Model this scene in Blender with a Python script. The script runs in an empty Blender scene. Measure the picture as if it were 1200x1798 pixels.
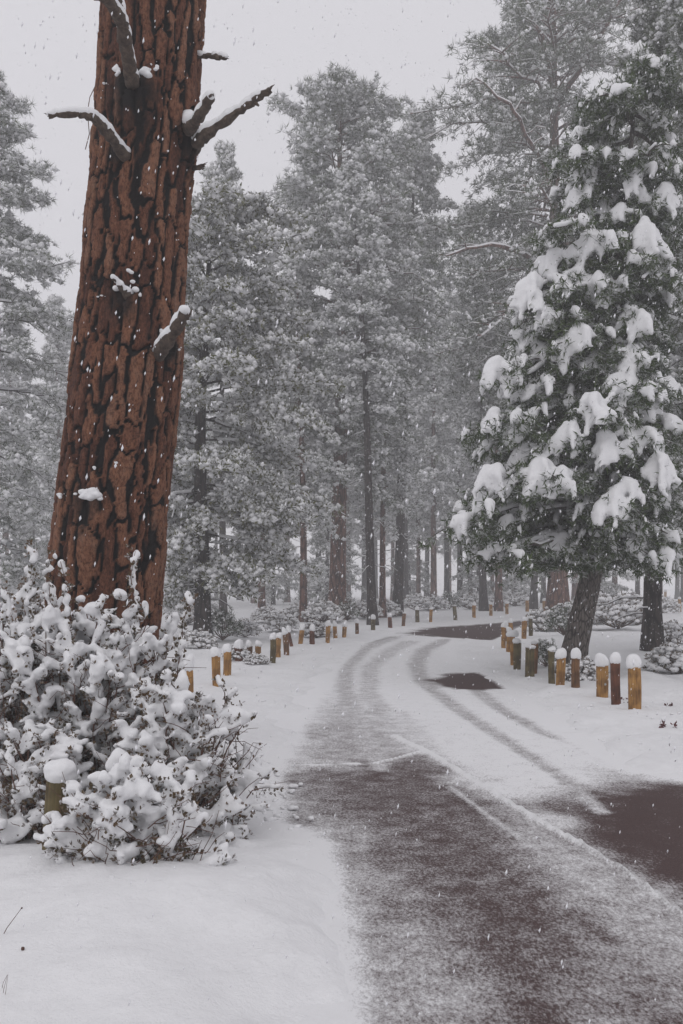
import bpy, math, random
import numpy as np
from mathutils import Vector
random.seed(7); np.random.seed(7)
SC = bpy.context.scene
COL = SC.collection

# ------------------------------------------------------------------ camera
F = 1600.0; EYE = 1.6; HOR = 1030.0          # focal length, eye height, horizon row (photo pixels, 1200 wide)
cam_d = bpy.data.cameras.new("camera"); cam = bpy.data.objects.new("camera", cam_d); COL.objects.link(cam)
cam.location = (0, 0, EYE); cam.rotation_euler = (math.pi/2, 0, 0)
cam_d.sensor_fit = 'HORIZONTAL'; cam_d.sensor_width = 24; cam_d.lens = 24*F/1200
cam_d.shift_y = (HOR-899)/1200
cam_d.clip_start = 0.05; cam_d.clip_end = 2000
SC.camera = cam
# ------------------------------------------------------------------ sky
W = bpy.data.worlds.new("World"); SC.world = W; W.use_nodes = True
nt = W.node_tree; nt.nodes.clear()
wo = nt.nodes.new('ShaderNodeOutputWorld'); bg = nt.nodes.new('ShaderNodeBackground')
sky = nt.nodes.new('ShaderNodeTexSky'); sky.sky_type = 'NISHITA'; sky.sun_disc = False
SUN_EL, SUN_ROT = math.radians(50), math.radians(200)
sky.sun_elevation = SUN_EL; sky.sun_rotation = SUN_ROT
hs = nt.nodes.new('ShaderNodeHueSaturation'); hs.inputs['Saturation'].default_value = 0.15
mx = nt.nodes.new('ShaderNodeMix'); mx.data_type = 'RGBA'; mx.inputs[0].default_value = 0.9
mx.inputs[7].default_value = (6.3, 6.20, 6.55, 1)       # even overcast cloud
nt.links.new(sky.outputs[0], hs.inputs['Color']); nt.links.new(hs.outputs[0], mx.inputs[6])
nt.links.new(mx.outputs[2], bg.inputs[0]); bg.inputs[1].default_value = 0.118
nt.links.new(bg.outputs[0], wo.inputs[0])
sl = bpy.data.lights.new("sun", 'SUN'); so = bpy.data.objects.new("sun", sl); COL.objects.link(so)
sl.energy = 0.5; sl.angle = math.radians(50); sl.color = (1, 0.975, 0.95)
_d = Vector((math.sin(SUN_ROT)*math.cos(SUN_EL), math.cos(SUN_ROT)*math.cos(SUN_EL), math.sin(SUN_EL)))
so.rotation_euler = _d.to_track_quat('Z', 'Y').to_euler(); so.location = (0, -5, 60)
SC.view_settings.view_transform = 'Standard'; SC.view_settings.look = 'None'
SC.view_settings.exposure = 0.0; SC.view_settings.gamma = 1.0; SC.view_settings.use_curve_mapping = False
SC.render.engine = 'CYCLES'
SC.cycles.max_bounces = 5; SC.cycles.diffuse_bounces = 3; SC.cycles.glossy_bounces = 2; SC.cycles.volume_bounces = 2
SC.cycles.use_denoising = True
HAZE = 0.0044

# ------------------------------------------------------------------ helpers
def P(px, py, D):
    return np.array([(px-600)/F*D, D, EYE-(py-HOR)/F*D])
def G(px, py):
    D = F*EYE/(py-HOR); return np.array([(px-600)/F*D, D])

def hash3(ix, iy, iz, s=0):
    h = (ix.astype(np.int64)*374761393 + iy.astype(np.int64)*668265263 + iz.astype(np.int64)*2147483647 + s*974634777) & 0xffffffff
    h = ((h ^ (h >> 13))*1274126177) & 0xffffffff
    h = (h ^ (h >> 16)) & 0xffffffff
    h = (h*2246822519) & 0xffffffff; h = h ^ (h >> 15)
    return (h & 0xffffff)/float(0xffffff)
def vnoise(x, y, z=None, s=0):
    x = np.asarray(x, float); y = np.asarray(y, float)
    z = np.zeros_like(x) if z is None else np.asarray(z, float)
    xi, yi, zi = np.floor(x), np.floor(y), np.floor(z)
    fx, fy, fz = x-xi, y-yi, z-zi
    fx, fy, fz = [f*f*(3-2*f) for f in (fx, fy, fz)]
    r = 0
    for a in (0, 1):
        for b in (0, 1):
            for c in (0, 1):
                r = r + hash3(xi+a, yi+b, zi+c, s)*(fx if a else 1-fx)*(fy if b else 1-fy)*(fz if c else 1-fz)
    return r
def fbm(x, y, z=None, o=4, s=0):
    r = 0; a = .5; k = 1.0
    for i in range(o):
        r = r + a*vnoise(x*k, y*k, None if z is None else z*k, s+i); a *= .5; k *= 2.03
    return r/(1-.5**o)
def sstep(a, b, x):
    t = np.clip((x-a)/(b-a), 0, 1); return t*t*(3-2*t)

def ico(sub=0):
    import bmesh
    bm = bmesh.new(); bmesh.ops.create_icosphere(bm, subdivisions=sub+1, radius=1)
    v = np.array([p.co[:] for p in bm.verts]); f = np.array([[q.index for q in t.verts] for t in bm.faces]); bm.free()
    return v, f
ICO0, ICO1, ICO2 = ico(0), ico(1), ico(2)
OCT = (np.array([[1., 0, -.1], [-.15, .95, .1], [-1, -.1, -.1], [.1, -1, .1], [0, 0, 1.], [0, 0, -.9]]), np.array([[0, 1, 4], [1, 2, 4], [2, 3, 4], [3, 0, 4], [1, 0, 5], [2, 1, 5], [3, 2, 5], [0, 3, 5]]))

class MB:
    """collects triangles"""
    def __init__(s): s.V = []; s.T = []; s.M = []; s.n = 0
    def add(s, V, T, m=0):
        if len(V) == 0: return
        s.V.append(np.asarray(V, float)); s.T.append(np.asarray(T, int)+s.n); s.M.append(np.full(len(T), m)); s.n += len(V)
    def tube(s, pts, rad, k=6, m=0, cap=True):
        pts = np.asarray(pts, float); n = len(pts); rad = np.broadcast_to(np.asarray(rad, float), (n,))
        d = np.gradient(pts, axis=0); d /= np.linalg.norm(d, axis=1)[:, None]+1e-9
        ref = np.array([0, 0, 1.]) if abs(d[:, 2]).mean() < .8 else np.array([1., 0, 0])
        a = np.cross(d, ref); a /= np.linalg.norm(a, axis=1)[:, None]+1e-9; b = np.cross(a, d)
        th = np.arange(k)/k*2*np.pi
        V = pts[:, None]+rad[:, None, None]*(np.cos(th)[None, :, None]*a[:, None]+np.sin(th)[None, :, None]*b[:, None])
        V = V.reshape(-1, 3)
        i = np.arange(n-1)[:, None]*k; j = np.arange(k)[None]; j2 = (j+1) % k
        A, B, C, D = i+j, i+j2, i+k+j2, i+k+j
        T = np.concatenate([np.stack([A, B, C], -1).reshape(-1, 3), np.stack([A, C, D], -1).reshape(-1, 3)])
        if cap:
            e = (n-1)*k; c = np.array([[e, e+q, e+q+1] for q in range(1, k-1)]); T = np.concatenate([T, c])
        s.add(V, T, m)
    def blobs(s, C, S, tmpl=ICO0, rot=None, jit=.18, m=0):
        """C (n,3) centres; S (n,3) radii; rot (n,3,3) frames"""
        C = np.asarray(C, float); n = len(C)
        if n == 0: return
        v, f = tmpl; S = np.broadcast_to(np.asarray(S, float), (n, 3))
        if rot is None:
            a = np.random.rand(n)*6.283; c, q = np.cos(a), np.sin(a); z = np.zeros(n); o = np.ones(n)
            rot = np.stack([np.stack([c, -q, z], 1), np.stack([q, c, z], 1), np.stack([z, z, o], 1)], 1)
        w = v[None]*S[:, None]*(1+np.random.uniform(-jit, jit, (n, len(v), 1)))
        w = np.einsum('nij,nkj->nki', rot, w)+C[:, None]
        T = (f[None]+(np.arange(n)*len(v))[:, None, None]).reshape(-1, 3)
        s.add(w.reshape(-1, 3), T, m)
    def needles(s, C, DR, n, L, w, spread=.8, m=0, twoside=False):
        """n slim triangles bursting from every centre around direction DR"""
        C = np.asarray(C, float); N = len(C)
        if N == 0: return
        L = np.broadcast_to(np.asarray(L, float), (N,))
        d = np.asarray(DR)[:, None]*.75+np.random.randn(N, n, 3)*spread
        d /= np.linalg.norm(d, axis=2)[..., None]+1e-9
        p = np.cross(d, np.random.randn(N, n, 3)); p /= np.linalg.norm(p, axis=2)[..., None]+1e-9
        ln = L[:, None, None]*np.random.uniform(.65, 1.15, (N, n, 1)); ww = w*np.random.uniform(.7, 1.3, (N, n, 1))
        c = C[:, None]+d*ln*.12
        if twoside:     # leaf diamonds
            V = np.stack([c, c+d*ln*.5+p*ww, c+d*ln, c+d*ln*.5-p*ww], 2).reshape(-1, 3)
            b = np.arange(N*n)[:, None]*4
            T = np.concatenate([b+[0, 1, 2], b+[0, 2, 3]])
        else:
            V = np.stack([c-p*ww*.5, c+p*ww*.5, c+d*ln], 2).reshape(-1, 3)
            T = np.arange(N*n*3).reshape(-1, 3)
        s.add(V, T, m)
    def mesh(s, name, mats, smooth=True, attr=None):
        V = np.concatenate(s.V); T = np.concatenate(s.T); M = np.concatenate(s.M)
        me = bpy.data.meshes.new(name)
        me.vertices.add(len(V)); me.vertices.foreach_set('co', V.astype(np.float32).ravel())
        me.loops.add(len(T)*3); me.loops.foreach_set('vertex_index', T.astype(np.int32).ravel())
        me.polygons.add(len(T)); me.polygons.foreach_set('loop_start', np.arange(len(T), dtype=np.int32)*3)
        me.polygons.foreach_set('material_index', M.astype(np.int32))
        me.polygons.foreach_set('use_smooth', np.full(len(T), smooth))
        me.update(calc_edges=True)
        for mt in (mats if isinstance(mats, (list, tuple)) else [mats]): me.materials.append(mt)
        if attr:
            for k, a in attr.items():
                at = me.attributes.new(k, 'FLOAT', 'POINT'); at.data.foreach_set('value', np.asarray(a, np.float32))
        return me
def link(name, me, parent=None, loc=None, **props):
    o = bpy.data.objects.new(name, me); COL.objects.link(o)
    if parent is not None: o.parent = parent
    if loc is not None: o.location = loc
    for k, v in props.items(): o[k] = v
    return o
def thing(name, loc, label, cat, group=None, rz=0.0):
    o = bpy.data.objects.new(name, None); COL.objects.link(o); o.location = loc; o.rotation_euler = (0, 0, rz)
    o.empty_display_size = .2
    o['label'] = label; o['category'] = cat
    if group: o['group'] = group
    return o
def grid_mb(V, nr, nc):
    i = np.arange(nr-1)[:, None]*nc; j = np.arange(nc-1)[None]
    A = i+j; T = np.concatenate([np.stack([A, A+1, A+nc+1], -1).reshape(-1, 3), np.stack([A, A+nc+1, A+nc], -1).reshape(-1, 3)])
    m = MB(); m.add(V, T); return m
def remesh(mb, voxel, name, mat, smooth_it=3):
    me = mb.mesh(name+'_raw', mat); o = bpy.data.objects.new(name+'_raw', me); COL.objects.link(o)
    r = o.modifiers.new('r', 'REMESH'); r.mode = 'VOXEL'; r.voxel_size = voxel; r.use_smooth_shade = True
    q = o.modifiers.new('s', 'SMOOTH'); q.iterations = smooth_it; q.factor = .5
    dg = bpy.context.evaluated_depsgraph_get(); ev = o.evaluated_get(dg)
    out = bpy.data.meshes.new_from_object(ev); out.name = name
    bpy.data.objects.remove(o); bpy.data.meshes.remove(me)
    out.materials.clear(); out.materials.append(mat)
    return out

# ------------------------------------------------------------------ materials
def new_mat(name):
    m = bpy.data.materials.new(name); m.use_nodes = True; t = m.node_tree
    b = t.nodes['Principled BSDF']; return m, t, b
def N(t, kind, **kw):
    n = t.nodes.new(kind)
    for k, v in kw.items():
        if k in n.inputs.keys(): n.inputs[k].default_value = v
        else: setattr(n, k, v)
    return n
def ramp(t, pts):
    r = t.nodes.new('ShaderNodeValToRGB'); e = r.color_ramp.elements
    while len(e) < len(pts): e.new(.5)
    for q, (p, c) in zip(e, pts): q.position = p; q.color = (*c, 1) if len(c) == 3 else c
    return r
SNOWC = (0.80, 0.80, 0.81)
def snow_mat(name, scale=22.0, strength=.35, dist=.02, col=SNOWC):
    m, t, b = new_mat(name)
    tc = N(t, 'ShaderNodeTexCoord'); n1 = N(t, 'ShaderNodeTexNoise', Scale=scale, Detail=5.0, Roughness=.65)
    n2 = N(t, 'ShaderNodeTexNoise', Scale=scale*9, Detail=3.0, Roughness=.7)
    ad = N(t, 'ShaderNodeMath', operation='MULTIPLY_ADD'); ad.inputs[1].default_value = .25
    bp = N(t, 'ShaderNodeBump', Strength=strength, Distance=dist)
    t.links.new(tc.outputs['Object'], n1.inputs['Vector']); t.links.new(tc.outputs['Object'], n2.inputs['Vector'])
    t.links.new(n2.outputs[0], ad.inputs[0]); t.links.new(n1.outputs[0], ad.inputs[2])
    t.links.new(ad.outputs[0], bp.inputs['Height']); t.links.new(bp.outputs[0], b.inputs['Normal'])
    r = ramp(t, [(.3, tuple(c*.93 for c in col)), (.7, col)])
    t.links.new(n1.outputs[0], r.inputs[0]); t.links.new(r.outputs[0], b.inputs['Base Color'])
    b.inputs['Roughness'].default_value = .85; b.inputs['Specular IOR Level'].default_value = .2
    return m
M_SNOW = snow_mat('snow_soft', 30, .3, .015)
M_SNOWT = snow_mat('snow_on_trees', 9, .4, .03)
M_GROUND = snow_mat('snow_ground', 8, .6, .035)

def leafy(name, a, b_, frost=.5, lo=.15, hi=.75, scale=1.2):
    """foliage: green variation; the upward faces carry a dusting of snow"""
    m, t, b = new_mat(name)
    tc = N(t, 'ShaderNodeTexCoord'); n1 = N(t, 'ShaderNodeTexNoise', Scale=scale, Detail=3.0)
    n2 = N(t, 'ShaderNodeTexNoise', Scale=scale*9, Detail=3.0)
    t.links.new(tc.outputs['Object'], n1.inputs['Vector']); t.links.new(tc.outputs['Object'], n2.inputs['Vector'])
    r = ramp(t, [(.3, a), (.7, b_)]); t.links.new(n1.outputs[0], r.inputs[0])
    g = N(t, 'ShaderNodeNewGeometry'); sp = N(t, 'ShaderNodeSeparateXYZ')
    t.links.new(g.outputs['True Normal'], sp.inputs[0]); ab = N(t, 'ShaderNodeMath', operation='ABSOLUTE')
    t.links.new(sp.outputs[2], ab.inputs[0])
    ad = N(t, 'ShaderNodeMath', operation='MULTIPLY_ADD'); ad.inputs[1].default_value = 1.1
    t.links.new(n2.outputs[0], ad.inputs[0]); t.links.new(ab.outputs[0], ad.inputs[2])
    mr = N(t, 'ShaderNodeMapRange'); mr.inputs[1].default_value = lo+.55; mr.inputs[2].default_value = hi+.55
    mr.inputs[4].default_value = frost; t.links.new(ad.outputs[0], mr.inputs[0])
    mx = N(t, 'ShaderNodeMix', data_type='RGBA'); mx.inputs[7].default_value = (.74, .74, .77, 1)
    t.links.new(mr.outputs[0], mx.inputs[0]); t.links.new(r.outputs[0], mx.inputs[6])
    t.links.new(mx.outputs[2], b.inputs['Base Color']); b.inputs['Roughness'].default_value = .8
    b.inputs['Specular IOR Level'].default_value = .2
    return m
M_NEEDLE = leafy('pine_needles', (.032, .048, .014), (.080, .106, .032), .66, .32, .9)
M_NEEDLED = leafy('pine_needles_green', (.024, .040, .012), (.060, .085, .024), .45, .45, 1.0)
M_NEEDLE2 = leafy('pine_needles_frosted', (.030, .048, .014), (.078, .104, .030), .66, .25, .8)
M_JUNI = leafy('juniper_foliage', (.026, .046, .014), (.064, .092, .030), .6, .4, .95, 2.0)
M_OAK = leafy('oak_leaves', (.046, .054, .018), (.12, .122, .040), .75, .22, .85, 2.0)
M_SHRUB = leafy('shrub_leaves', (.06, .055, .032), (.15, .09, .05), .6, .35, .9, 8.0)

def bark_mat(name, a, b_, snow=.35, sc=6.0):
    m, t, b = new_mat(name)
    tc = N(t, 'ShaderNodeTexCoord'); mp = N(t, 'ShaderNodeMapping'); mp.inputs['Scale'].default_value = (1, 1, .22)
    t.links.new(tc.outputs['Object'], mp.inputs[0])
    n1 = N(t, 'ShaderNodeTexNoise', Scale=sc*2, Detail=5.0, Roughness=.7); vo = N(t, 'ShaderNodeTexVoronoi', Scale=sc, feature='DISTANCE_TO_EDGE')
    t.links.new(mp.outputs[0], n1.inputs['Vector']); t.links.new(mp.outputs[0], vo.inputs['Vector'])
    r = ramp(t, [(.3, a), (.7, b_)]); t.links.new(n1.outputs[0], r.inputs[0])
    r2 = ramp(t, [(.0, (.012, .01, .01)), (.16, (1, 1, 1))]); t.links.new(vo.outputs[0], r2.inputs[0])
    mu = N(t, 'ShaderNodeMix', data_type='RGBA', blend_type='MULTIPLY'); mu.inputs[0].default_value = .85
    t.links.new(r.outputs[0], mu.inputs[6]); t.links.new(r2.outputs[0], mu.inputs[7])
    # wind-driven flecks of snow stuck in the bark
    n2 = N(t, 'ShaderNodeTexNoise', Scale=14.0, Detail=4.0, Roughness=.75); mp2 = N(t, 'ShaderNodeMapping'); mp2.inputs['Scale'].default_value = (1, 1, .5)
    t.links.new(tc.outputs['Object'], mp2.inputs[0]); t.links.new(mp2.outputs[0], n2.inputs['Vector'])
    mr = N(t, 'ShaderNodeMapRange'); mr.inputs[1].default_value = .60; mr.inputs[2].default_value = .68; mr.inputs[4].default_value = snow
    t.links.new(n2.outputs[0], mr.inputs[0])
    mx = N(t, 'ShaderNodeMix', data_type='RGBA'); mx.inputs[7].default_value = (.75, .75, .78, 1)
    t.links.new(mr.outputs[0], mx.inputs[0]); t.links.new(mu.outputs[2], mx.inputs[6]); t.links.new(mx.outputs[2], b.inputs['Base Color'])
    bp = N(t, 'ShaderNodeBump', Strength=.8, Distance=.03); t.links.new(vo.outputs[0], bp.inputs['Height']); t.links.new(bp.outputs[0], b.inputs['Normal'])
    b.inputs['Roughness'].default_value = .9; b.inputs['Specular IOR Level'].default_value = .15
    return m
M_BARKD = bark_mat('dark_bark', (.028, .022, .020), (.065, .050, .045))
M_BARKR = bark_mat('red_bark', (.10, .05, .036), (.19, .10, .075), .45, 5.0)
M_BARKG = bark_mat('grey_bark', (.08, .068, .060), (.19, .165, .15), .3, 22.0)
def flat_mat(name, a, b_, sc=20.0, rough=.8):
    m, t, b = new_mat(name)
    tc = N(t, 'ShaderNodeTexCoord'); n1 = N(t, 'ShaderNodeTexNoise', Scale=sc, Detail=4.0)
    t.links.new(tc.outputs['Object'], n1.inputs['Vector']); r = ramp(t, [(.3, a), (.7, b_)])
    t.links.new(n1.outputs[0], r.inputs[0]); t.links.new(r.outputs[0], b.inputs['Base Color']); b.inputs['Roughness'].default_value = rough
    return m
M_TWIG = flat_mat('red_brown_twigs', (.07, .035, .025), (.14, .07, .05))
M_DEAD = None

# ------------------------------------------------------------------ road: shape in photo pixels laid on the ground plane
ROADPOLY = [(600, 1830), (585, 1600), (560, 1480), (470, 1440), (475, 1360), (510, 1290), (545, 1235), (575, 1190), (600, 1160), (635, 1130), (700, 1107),
            (760, 1097), (850, 1086), (940, 1077.5), (1000, 1073), (1080, 1068.5), (1180, 1064), (1250, 1064), (1100, 1073), (1000, 1080), (942, 1089), (905, 1106), (880, 1119), (872, 1124),
            (800, 1121), (790, 1135), (790, 1160), (850, 1180), (893, 1205), (950, 1255), (1010, 1300), (1080, 1345), (1200, 1366), (1420, 1400), (1900, 1560), (2600, 1830)]
RG = np.array([G(*p) for p in ROADPOLY])
def seg_dist(X, Y, A, B):
    d = B-A; L = (d**2).sum()+1e-9
    t = np.clip(((X-A[0])*d[0]+(Y-A[1])*d[1])/L, 0, 1)
    return np.hypot(X-A[0]-t*d[0], Y-A[1]-t*d[1]), t
def poly_sd(X, Y, PG):
    """signed distance, negative inside"""
    md = np.full(X.shape, 1e9); ins = np.zeros(X.shape, bool); n = len(PG)
    for i in range(n):
        A, B = PG[i], PG[(i+1) % n]
        md = np.minimum(md, seg_dist(X, Y, A, B)[0])
        c = ((A[1] > Y) != (B[1] > Y)); xx = (B[0]-A[0])*(Y-A[1])/(B[1]-A[1]+1e-12)+A[0]
        ins ^= c & (X < xx)
    return np.where(ins, -md, md)
def road_sd(X, Y): return poly_sd(X, Y, RG)

def ground_h(X, Y, sd=None):
    if sd is None: sd = road_sd(X, Y)
    near = np.clip(1-Y/60, 0.25, 1)
    h = (fbm(X*.9+3, Y*.9, o=3, s=5)-.5)*.22 + (fbm(X*2.7, Y*2.7, o=3, s=9)-.5)*.06
    h = h + (fbm(X*.16+9, Y*.16, o=2, s=15)-.5)*.35*sstep(2, 7, sd)
    # wind-ruffled crust
    h = h + (fbm(X*3+.6*Y, Y*11, o=3, s=21)-.5)*.045 + (fbm(X*9, Y*14, o=2, s=23)-.5)*.012
    h = h + (fbm(X*7, Y*7, o=3, s=41)-.5)*.11*np.exp(-((sd-.15)/.35)**2)
    bank = sstep(-.3, .45, sd+(fbm(X*1.6, Y*1.6, o=3, s=31)-.5)*.7)
    return -.10 + bank*(.13+h*.9)
# ------------------------------------------------------------------ ground
def build_ground():
    nr, nc = 400, 220
    Y = -6+ (np.geomspace(7.6, 175, nr)); u = np.linspace(-1, 1, nc); u = np.sign(u)*np.abs(u)**1.15
    YY = np.repeat(Y[:, None], nc, 1); XX = u[None]*(4.2+np.maximum(YY+1, 0)*.62)
    Z = ground_h(XX, YY)
    # snow drifts round the near bushes and the bottom-left mound
    for (px, py, r, a) in [(150, 1640, .7, .10), (330, 1530, .55, .07), (380, 1600, .6, .05), (60, 1560, .5, .08), (1140, 1215, 1.2, .10), (1125, 1198, .35, .16), (560, 1470, .5, .03), (60, 1760, .5, .07)]:
        g = G(px, py); Z = Z+a*np.exp(-((XX-g[0])**2+(YY-g[1])**2)/r**2)*sstep(-.2, .3, road_sd(XX, YY))
    Z = Z-np.where(YY > 100, .0, 0)
    mb = grid_mb(np.stack([XX, YY, Z], -1).reshape(-1, 3), nr, nc)
    link('snow_ground', mb.mesh('snow_ground', M_GROUND), kind='structure')
    m = MB(); m.add([[-600, -200, -.35], [600, -200, -.35], [600, 900, -.35], [-600, 900, -.35]], [[0, 1, 2], [0, 2, 3]])
    link('snow_field_ground', m.mesh('snow_field', M_GROUND), kind='structure')
build_ground()
def gz(x, y):
    return float(ground_h(np.array([x]), np.array([y]))[0])

def stroke(X, Y, pts, wpx):
    """mask of a painted stroke given in photo pixels; width in pixels at each point's own depth"""
    out = np.zeros(X.shape)
    for (a, b) in zip(pts[:-1], pts[1:]):
        A, B = G(a[0], a[1]), G(b[0], b[1]); d, t = seg_dist(X, Y, A, B)
        wa = wpx/F*A[1]/2; wb = wpx/F*B[1]/2; w = wa+(wb-wa)*t
        out = np.maximum(out, 1-sstep(.3, 1.6, d/w))
    return out
def patch(X, Y, pts, soft):
    sd = poly_sd(X, Y, np.array([G(*p) for p in pts])); n = (fbm(X*2.2, Y*2.2, o=3, s=77)-.5)*soft*1.6
    return 1-sstep(-soft, soft, sd+n)
def coverage(X, Y):
    c = np.full(X.shape, .86)
    def to(v, m):
        nonlocal c; c = c+(v-c)*m
    to(.64, patch(X, Y, [(488, 1350), (530, 1270), (575, 1215), (640, 1220), (700, 1265), (750, 1320), (700, 1340)], .45))
    to(.54, patch(X, Y, [(520, 1345), (570, 1260), (640, 1250), (720, 1310), (700, 1336)], .4))
    to(.44, patch(X, Y, [(488, 1436), (486, 1352), (560, 1345), (700, 1332), (745, 1318), (850, 1385), (960, 1450), (1060, 1500), (1200, 1560), (1700, 1700), (1900, 1830), (560, 1860), (575, 1650), (585, 1560), (560, 1460)], .34))
    to(.33, patch(X, Y, [(560, 1352), (745, 1322), (860, 1400), (940, 1480), (1000, 1600), (960, 1700), (840, 1700), (760, 1560), (640, 1440)], .30))
    to(.56, patch(X, Y, [(620, 1830), (640, 1640), (720, 1620), (800, 1700), (820, 1830)], .3))
    to(.52, stroke(X, Y, [(610, 1460), (630, 1600), (680, 1830)], 80)*.8)
    to(.30, stroke(X, Y, [(850, 1560), (900, 1680), (960, 1830)], 90)*.7)
    to(.59, patch(X, Y, [(880, 1440), (960, 1450), (1100, 1540), (1200, 1600), (1300, 1680), (1200, 1680), (1080, 1620), (960, 1530)], .25)*.9)
    to(.30, stroke(X, Y, [(1040, 1620), (1080, 1640)], 40)*.8); to(.35, stroke(X, Y, [(1120, 1800), (1200, 1780)], 60))
    to(.54, patch(X, Y, [(890, 1410), (1000, 1370), (1060, 1345), (1300, 1380), (1300, 1600), (1180, 1560), (1060, 1480)], .3))
    to(.13, patch(X, Y, [(985, 1418), (1050, 1385), (1110, 1372), (1210, 1372), (1600, 1480), (1900, 1640), (1500, 1640), (1200, 1538), (1120, 1492), (1040, 1450)], .30))
    for pts, w, v in [([(690, 1118), (640, 1138), (608, 1170), (606, 1210), (625, 1260), (650, 1310), (668, 1345)], 36, .60),
                      ([(720, 1125), (690, 1140), (650, 1170), (648, 1215), (690, 1265), (750, 1315)], 38, .64),
                      ([(785, 1122), (745, 1140), (732, 1165), (742, 1195), (800, 1240), (880, 1292), (985, 1360), (1060, 1420)], 34, .58),
                      ([(830, 1205), (880, 1243), (950, 1282), (1015, 1305), (1090, 1350)], 32, .58),
                      ([(700, 1250), (760, 1320)], 40, .70)]:
        to(v, stroke(X, Y, pts, w))
    to(.04, patch(X, Y, [(752, 1193), (790, 1181), (850, 1179), (880, 1188), (900, 1208), (800, 1208)], .22))
    to(.04, patch(X, Y, [(712, 1111), (760, 1101), (880, 1093), (945, 1086), (900, 1106), (884, 1120), (860, 1123), (770, 1117)], .5))
    to(.50, stroke(X, Y, [(600, 1140), (690, 1117), (760, 1112)], 8))
    # ridges of snow squeezed up between the wheel tracks
    to(1.0, stroke(X, Y, [(690, 1290), (745, 1315), (850, 1378), (950, 1440), (1030, 1482)], 11))
    to(.70, stroke(X, Y, [(1030, 1482), (1100, 1525), (1200, 1600), (1300, 1680)], 16))
    to(.62, stroke(X, Y, [(790, 1375), (850, 1420), (960, 1500), (1060, 1560)], 12))
    to(.95, stroke(X, Y, [(470, 1341), (560, 1340), (660, 1336), (740, 1316)], 7))
    sd = road_sd(X, Y); to(1.0, sstep(-.20, .06, sd))
    return c
def build_road():
    rows = np.geomspace(3.05, 75, 470); nc = 220
    lo = np.interp(rows, [3, 6, 9, 14, 20, 27, 34, 45, 60, 75], [-.9, -1.3, -1.6, -1.4, -1.1, -.7, -.4, 3.2, 9, 15])
    hi = np.interp(rows, [3, 5, 8, 9, 11, 14, 17, 20, 27, 34, 45, 60, 75], [4.6, 5.2, 5.2, 4.6, 4.2, 3.9, 3.9, 4.0, 6.2, 10.5, 17, 27, 35])
    u = np.linspace(0, 1, nc); XX = lo[:, None]+(hi-lo)[:, None]*u[None]; YY = np.repeat(rows[:, None], nc, 1)
    cov = coverage(XX, YY)
    # fine grain of the thin snow
    g = fbm(XX*22, YY*30, o=2, s=50); g2 = fbm(XX*5, YY*7, o=3, s=51)
    Z = -.03+.022*sstep(.35, 1.0, cov+(g2-.5)*.35)+(g-.5)*.006*np.clip(cov*1.5, 0, 1)*np.clip(1.2-YY/18, 0, 1)
    ridge = stroke(XX, YY, [(690, 1290), (745, 1315), (850, 1378), (950, 1440), (1030, 1482), (1100, 1525), (1200, 1600)], 9)
    Z = Z+ridge*.02*(.5+g2)
    m, t, b = new_mat('snow_dusted_asphalt')
    at = N(t, 'ShaderNodeAttribute', attribute_name='snow_cover'); tc = N(t, 'ShaderNodeTexCoord')
    n1 = N(t, 'ShaderNodeTexNoise', Scale=62.0, Detail=6.0, Roughness=.85); n2 = N(t, 'ShaderNodeTexNoise', Scale=5.5, Detail=5.0, Roughness=.7)
    n3 = N(t, 'ShaderNodeTexNoise', Scale=160.0, Detail=2.0)
    mp = N(t, 'ShaderNodeMapping'); mp.inputs['Scale'].default_value = (1, .55, 1); t.links.new(tc.outputs['Object'], mp.inputs[0])
    for n in (n1, n3): t.links.new(mp.outputs[0], n.inputs['Vector'])
    t.links.new(tc.outputs['Object'], n2.inputs['Vector'])
    a1 = N(t, 'ShaderNodeMath', operation='MULTIPLY_ADD'); a1.inputs[1].default_value = 1.5; t.links.new(n1.outputs[0], a1.inputs[0]); t.links.new(at.outputs['Fac'], a1.inputs[2])
    a2 = N(t, 'ShaderNodeMath', operation='MULTIPLY_ADD'); a2.inputs[1].default_value = .6; t.links.new(n2.outputs[0], a2.inputs[0]); t.links.new(a1.outputs[0], a2.inputs[2])
    mr = N(t, 'ShaderNodeMapRange'); mr.inputs[1].default_value = 1.33; mr.inputs[2].default_value = 1.84; t.links.new(a2.outputs[0], mr.inputs[0])
    asp = ramp(t, [(.3, (.042, .024, .023)), (.7, (.090, .053, .050))]); t.links.new(n3.outputs[0], asp.inputs[0])
    mx = N(t, 'ShaderNodeMix', data_type='RGBA'); mx.inputs[7].default_value = (*SNOWC, 1)
    t.links.new(mr.outputs[0], mx.inputs[0]); t.links.new(asp.outputs[0], mx.inputs[6]); t.links.new(mx.outputs[2], b.inputs['Base Color'])
    rr = N(t, 'ShaderNodeMapRange'); rr.inputs[3].default_value = .62; rr.inputs[4].default_value = .9; t.links.new(mr.outputs[0], rr.inputs[0]); t.links.new(rr.outputs[0], b.inputs['Roughness'])
    b.inputs['Specular IOR Level'].default_value = .25
    bp = N(t, 'ShaderNodeBump', Strength=.5, Distance=.008); t.links.new(a2.outputs[0], bp.inputs['Height']); t.links.new(bp.outputs[0], b.inputs['Normal'])
    mb = grid_mb(np.stack([XX, YY, Z], -1).reshape(-1, 3), len(rows), nc)
    link('road', mb.mesh('road', m, attr={'snow_cover': cov.ravel()}), kind='structure')
build_road()

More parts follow.
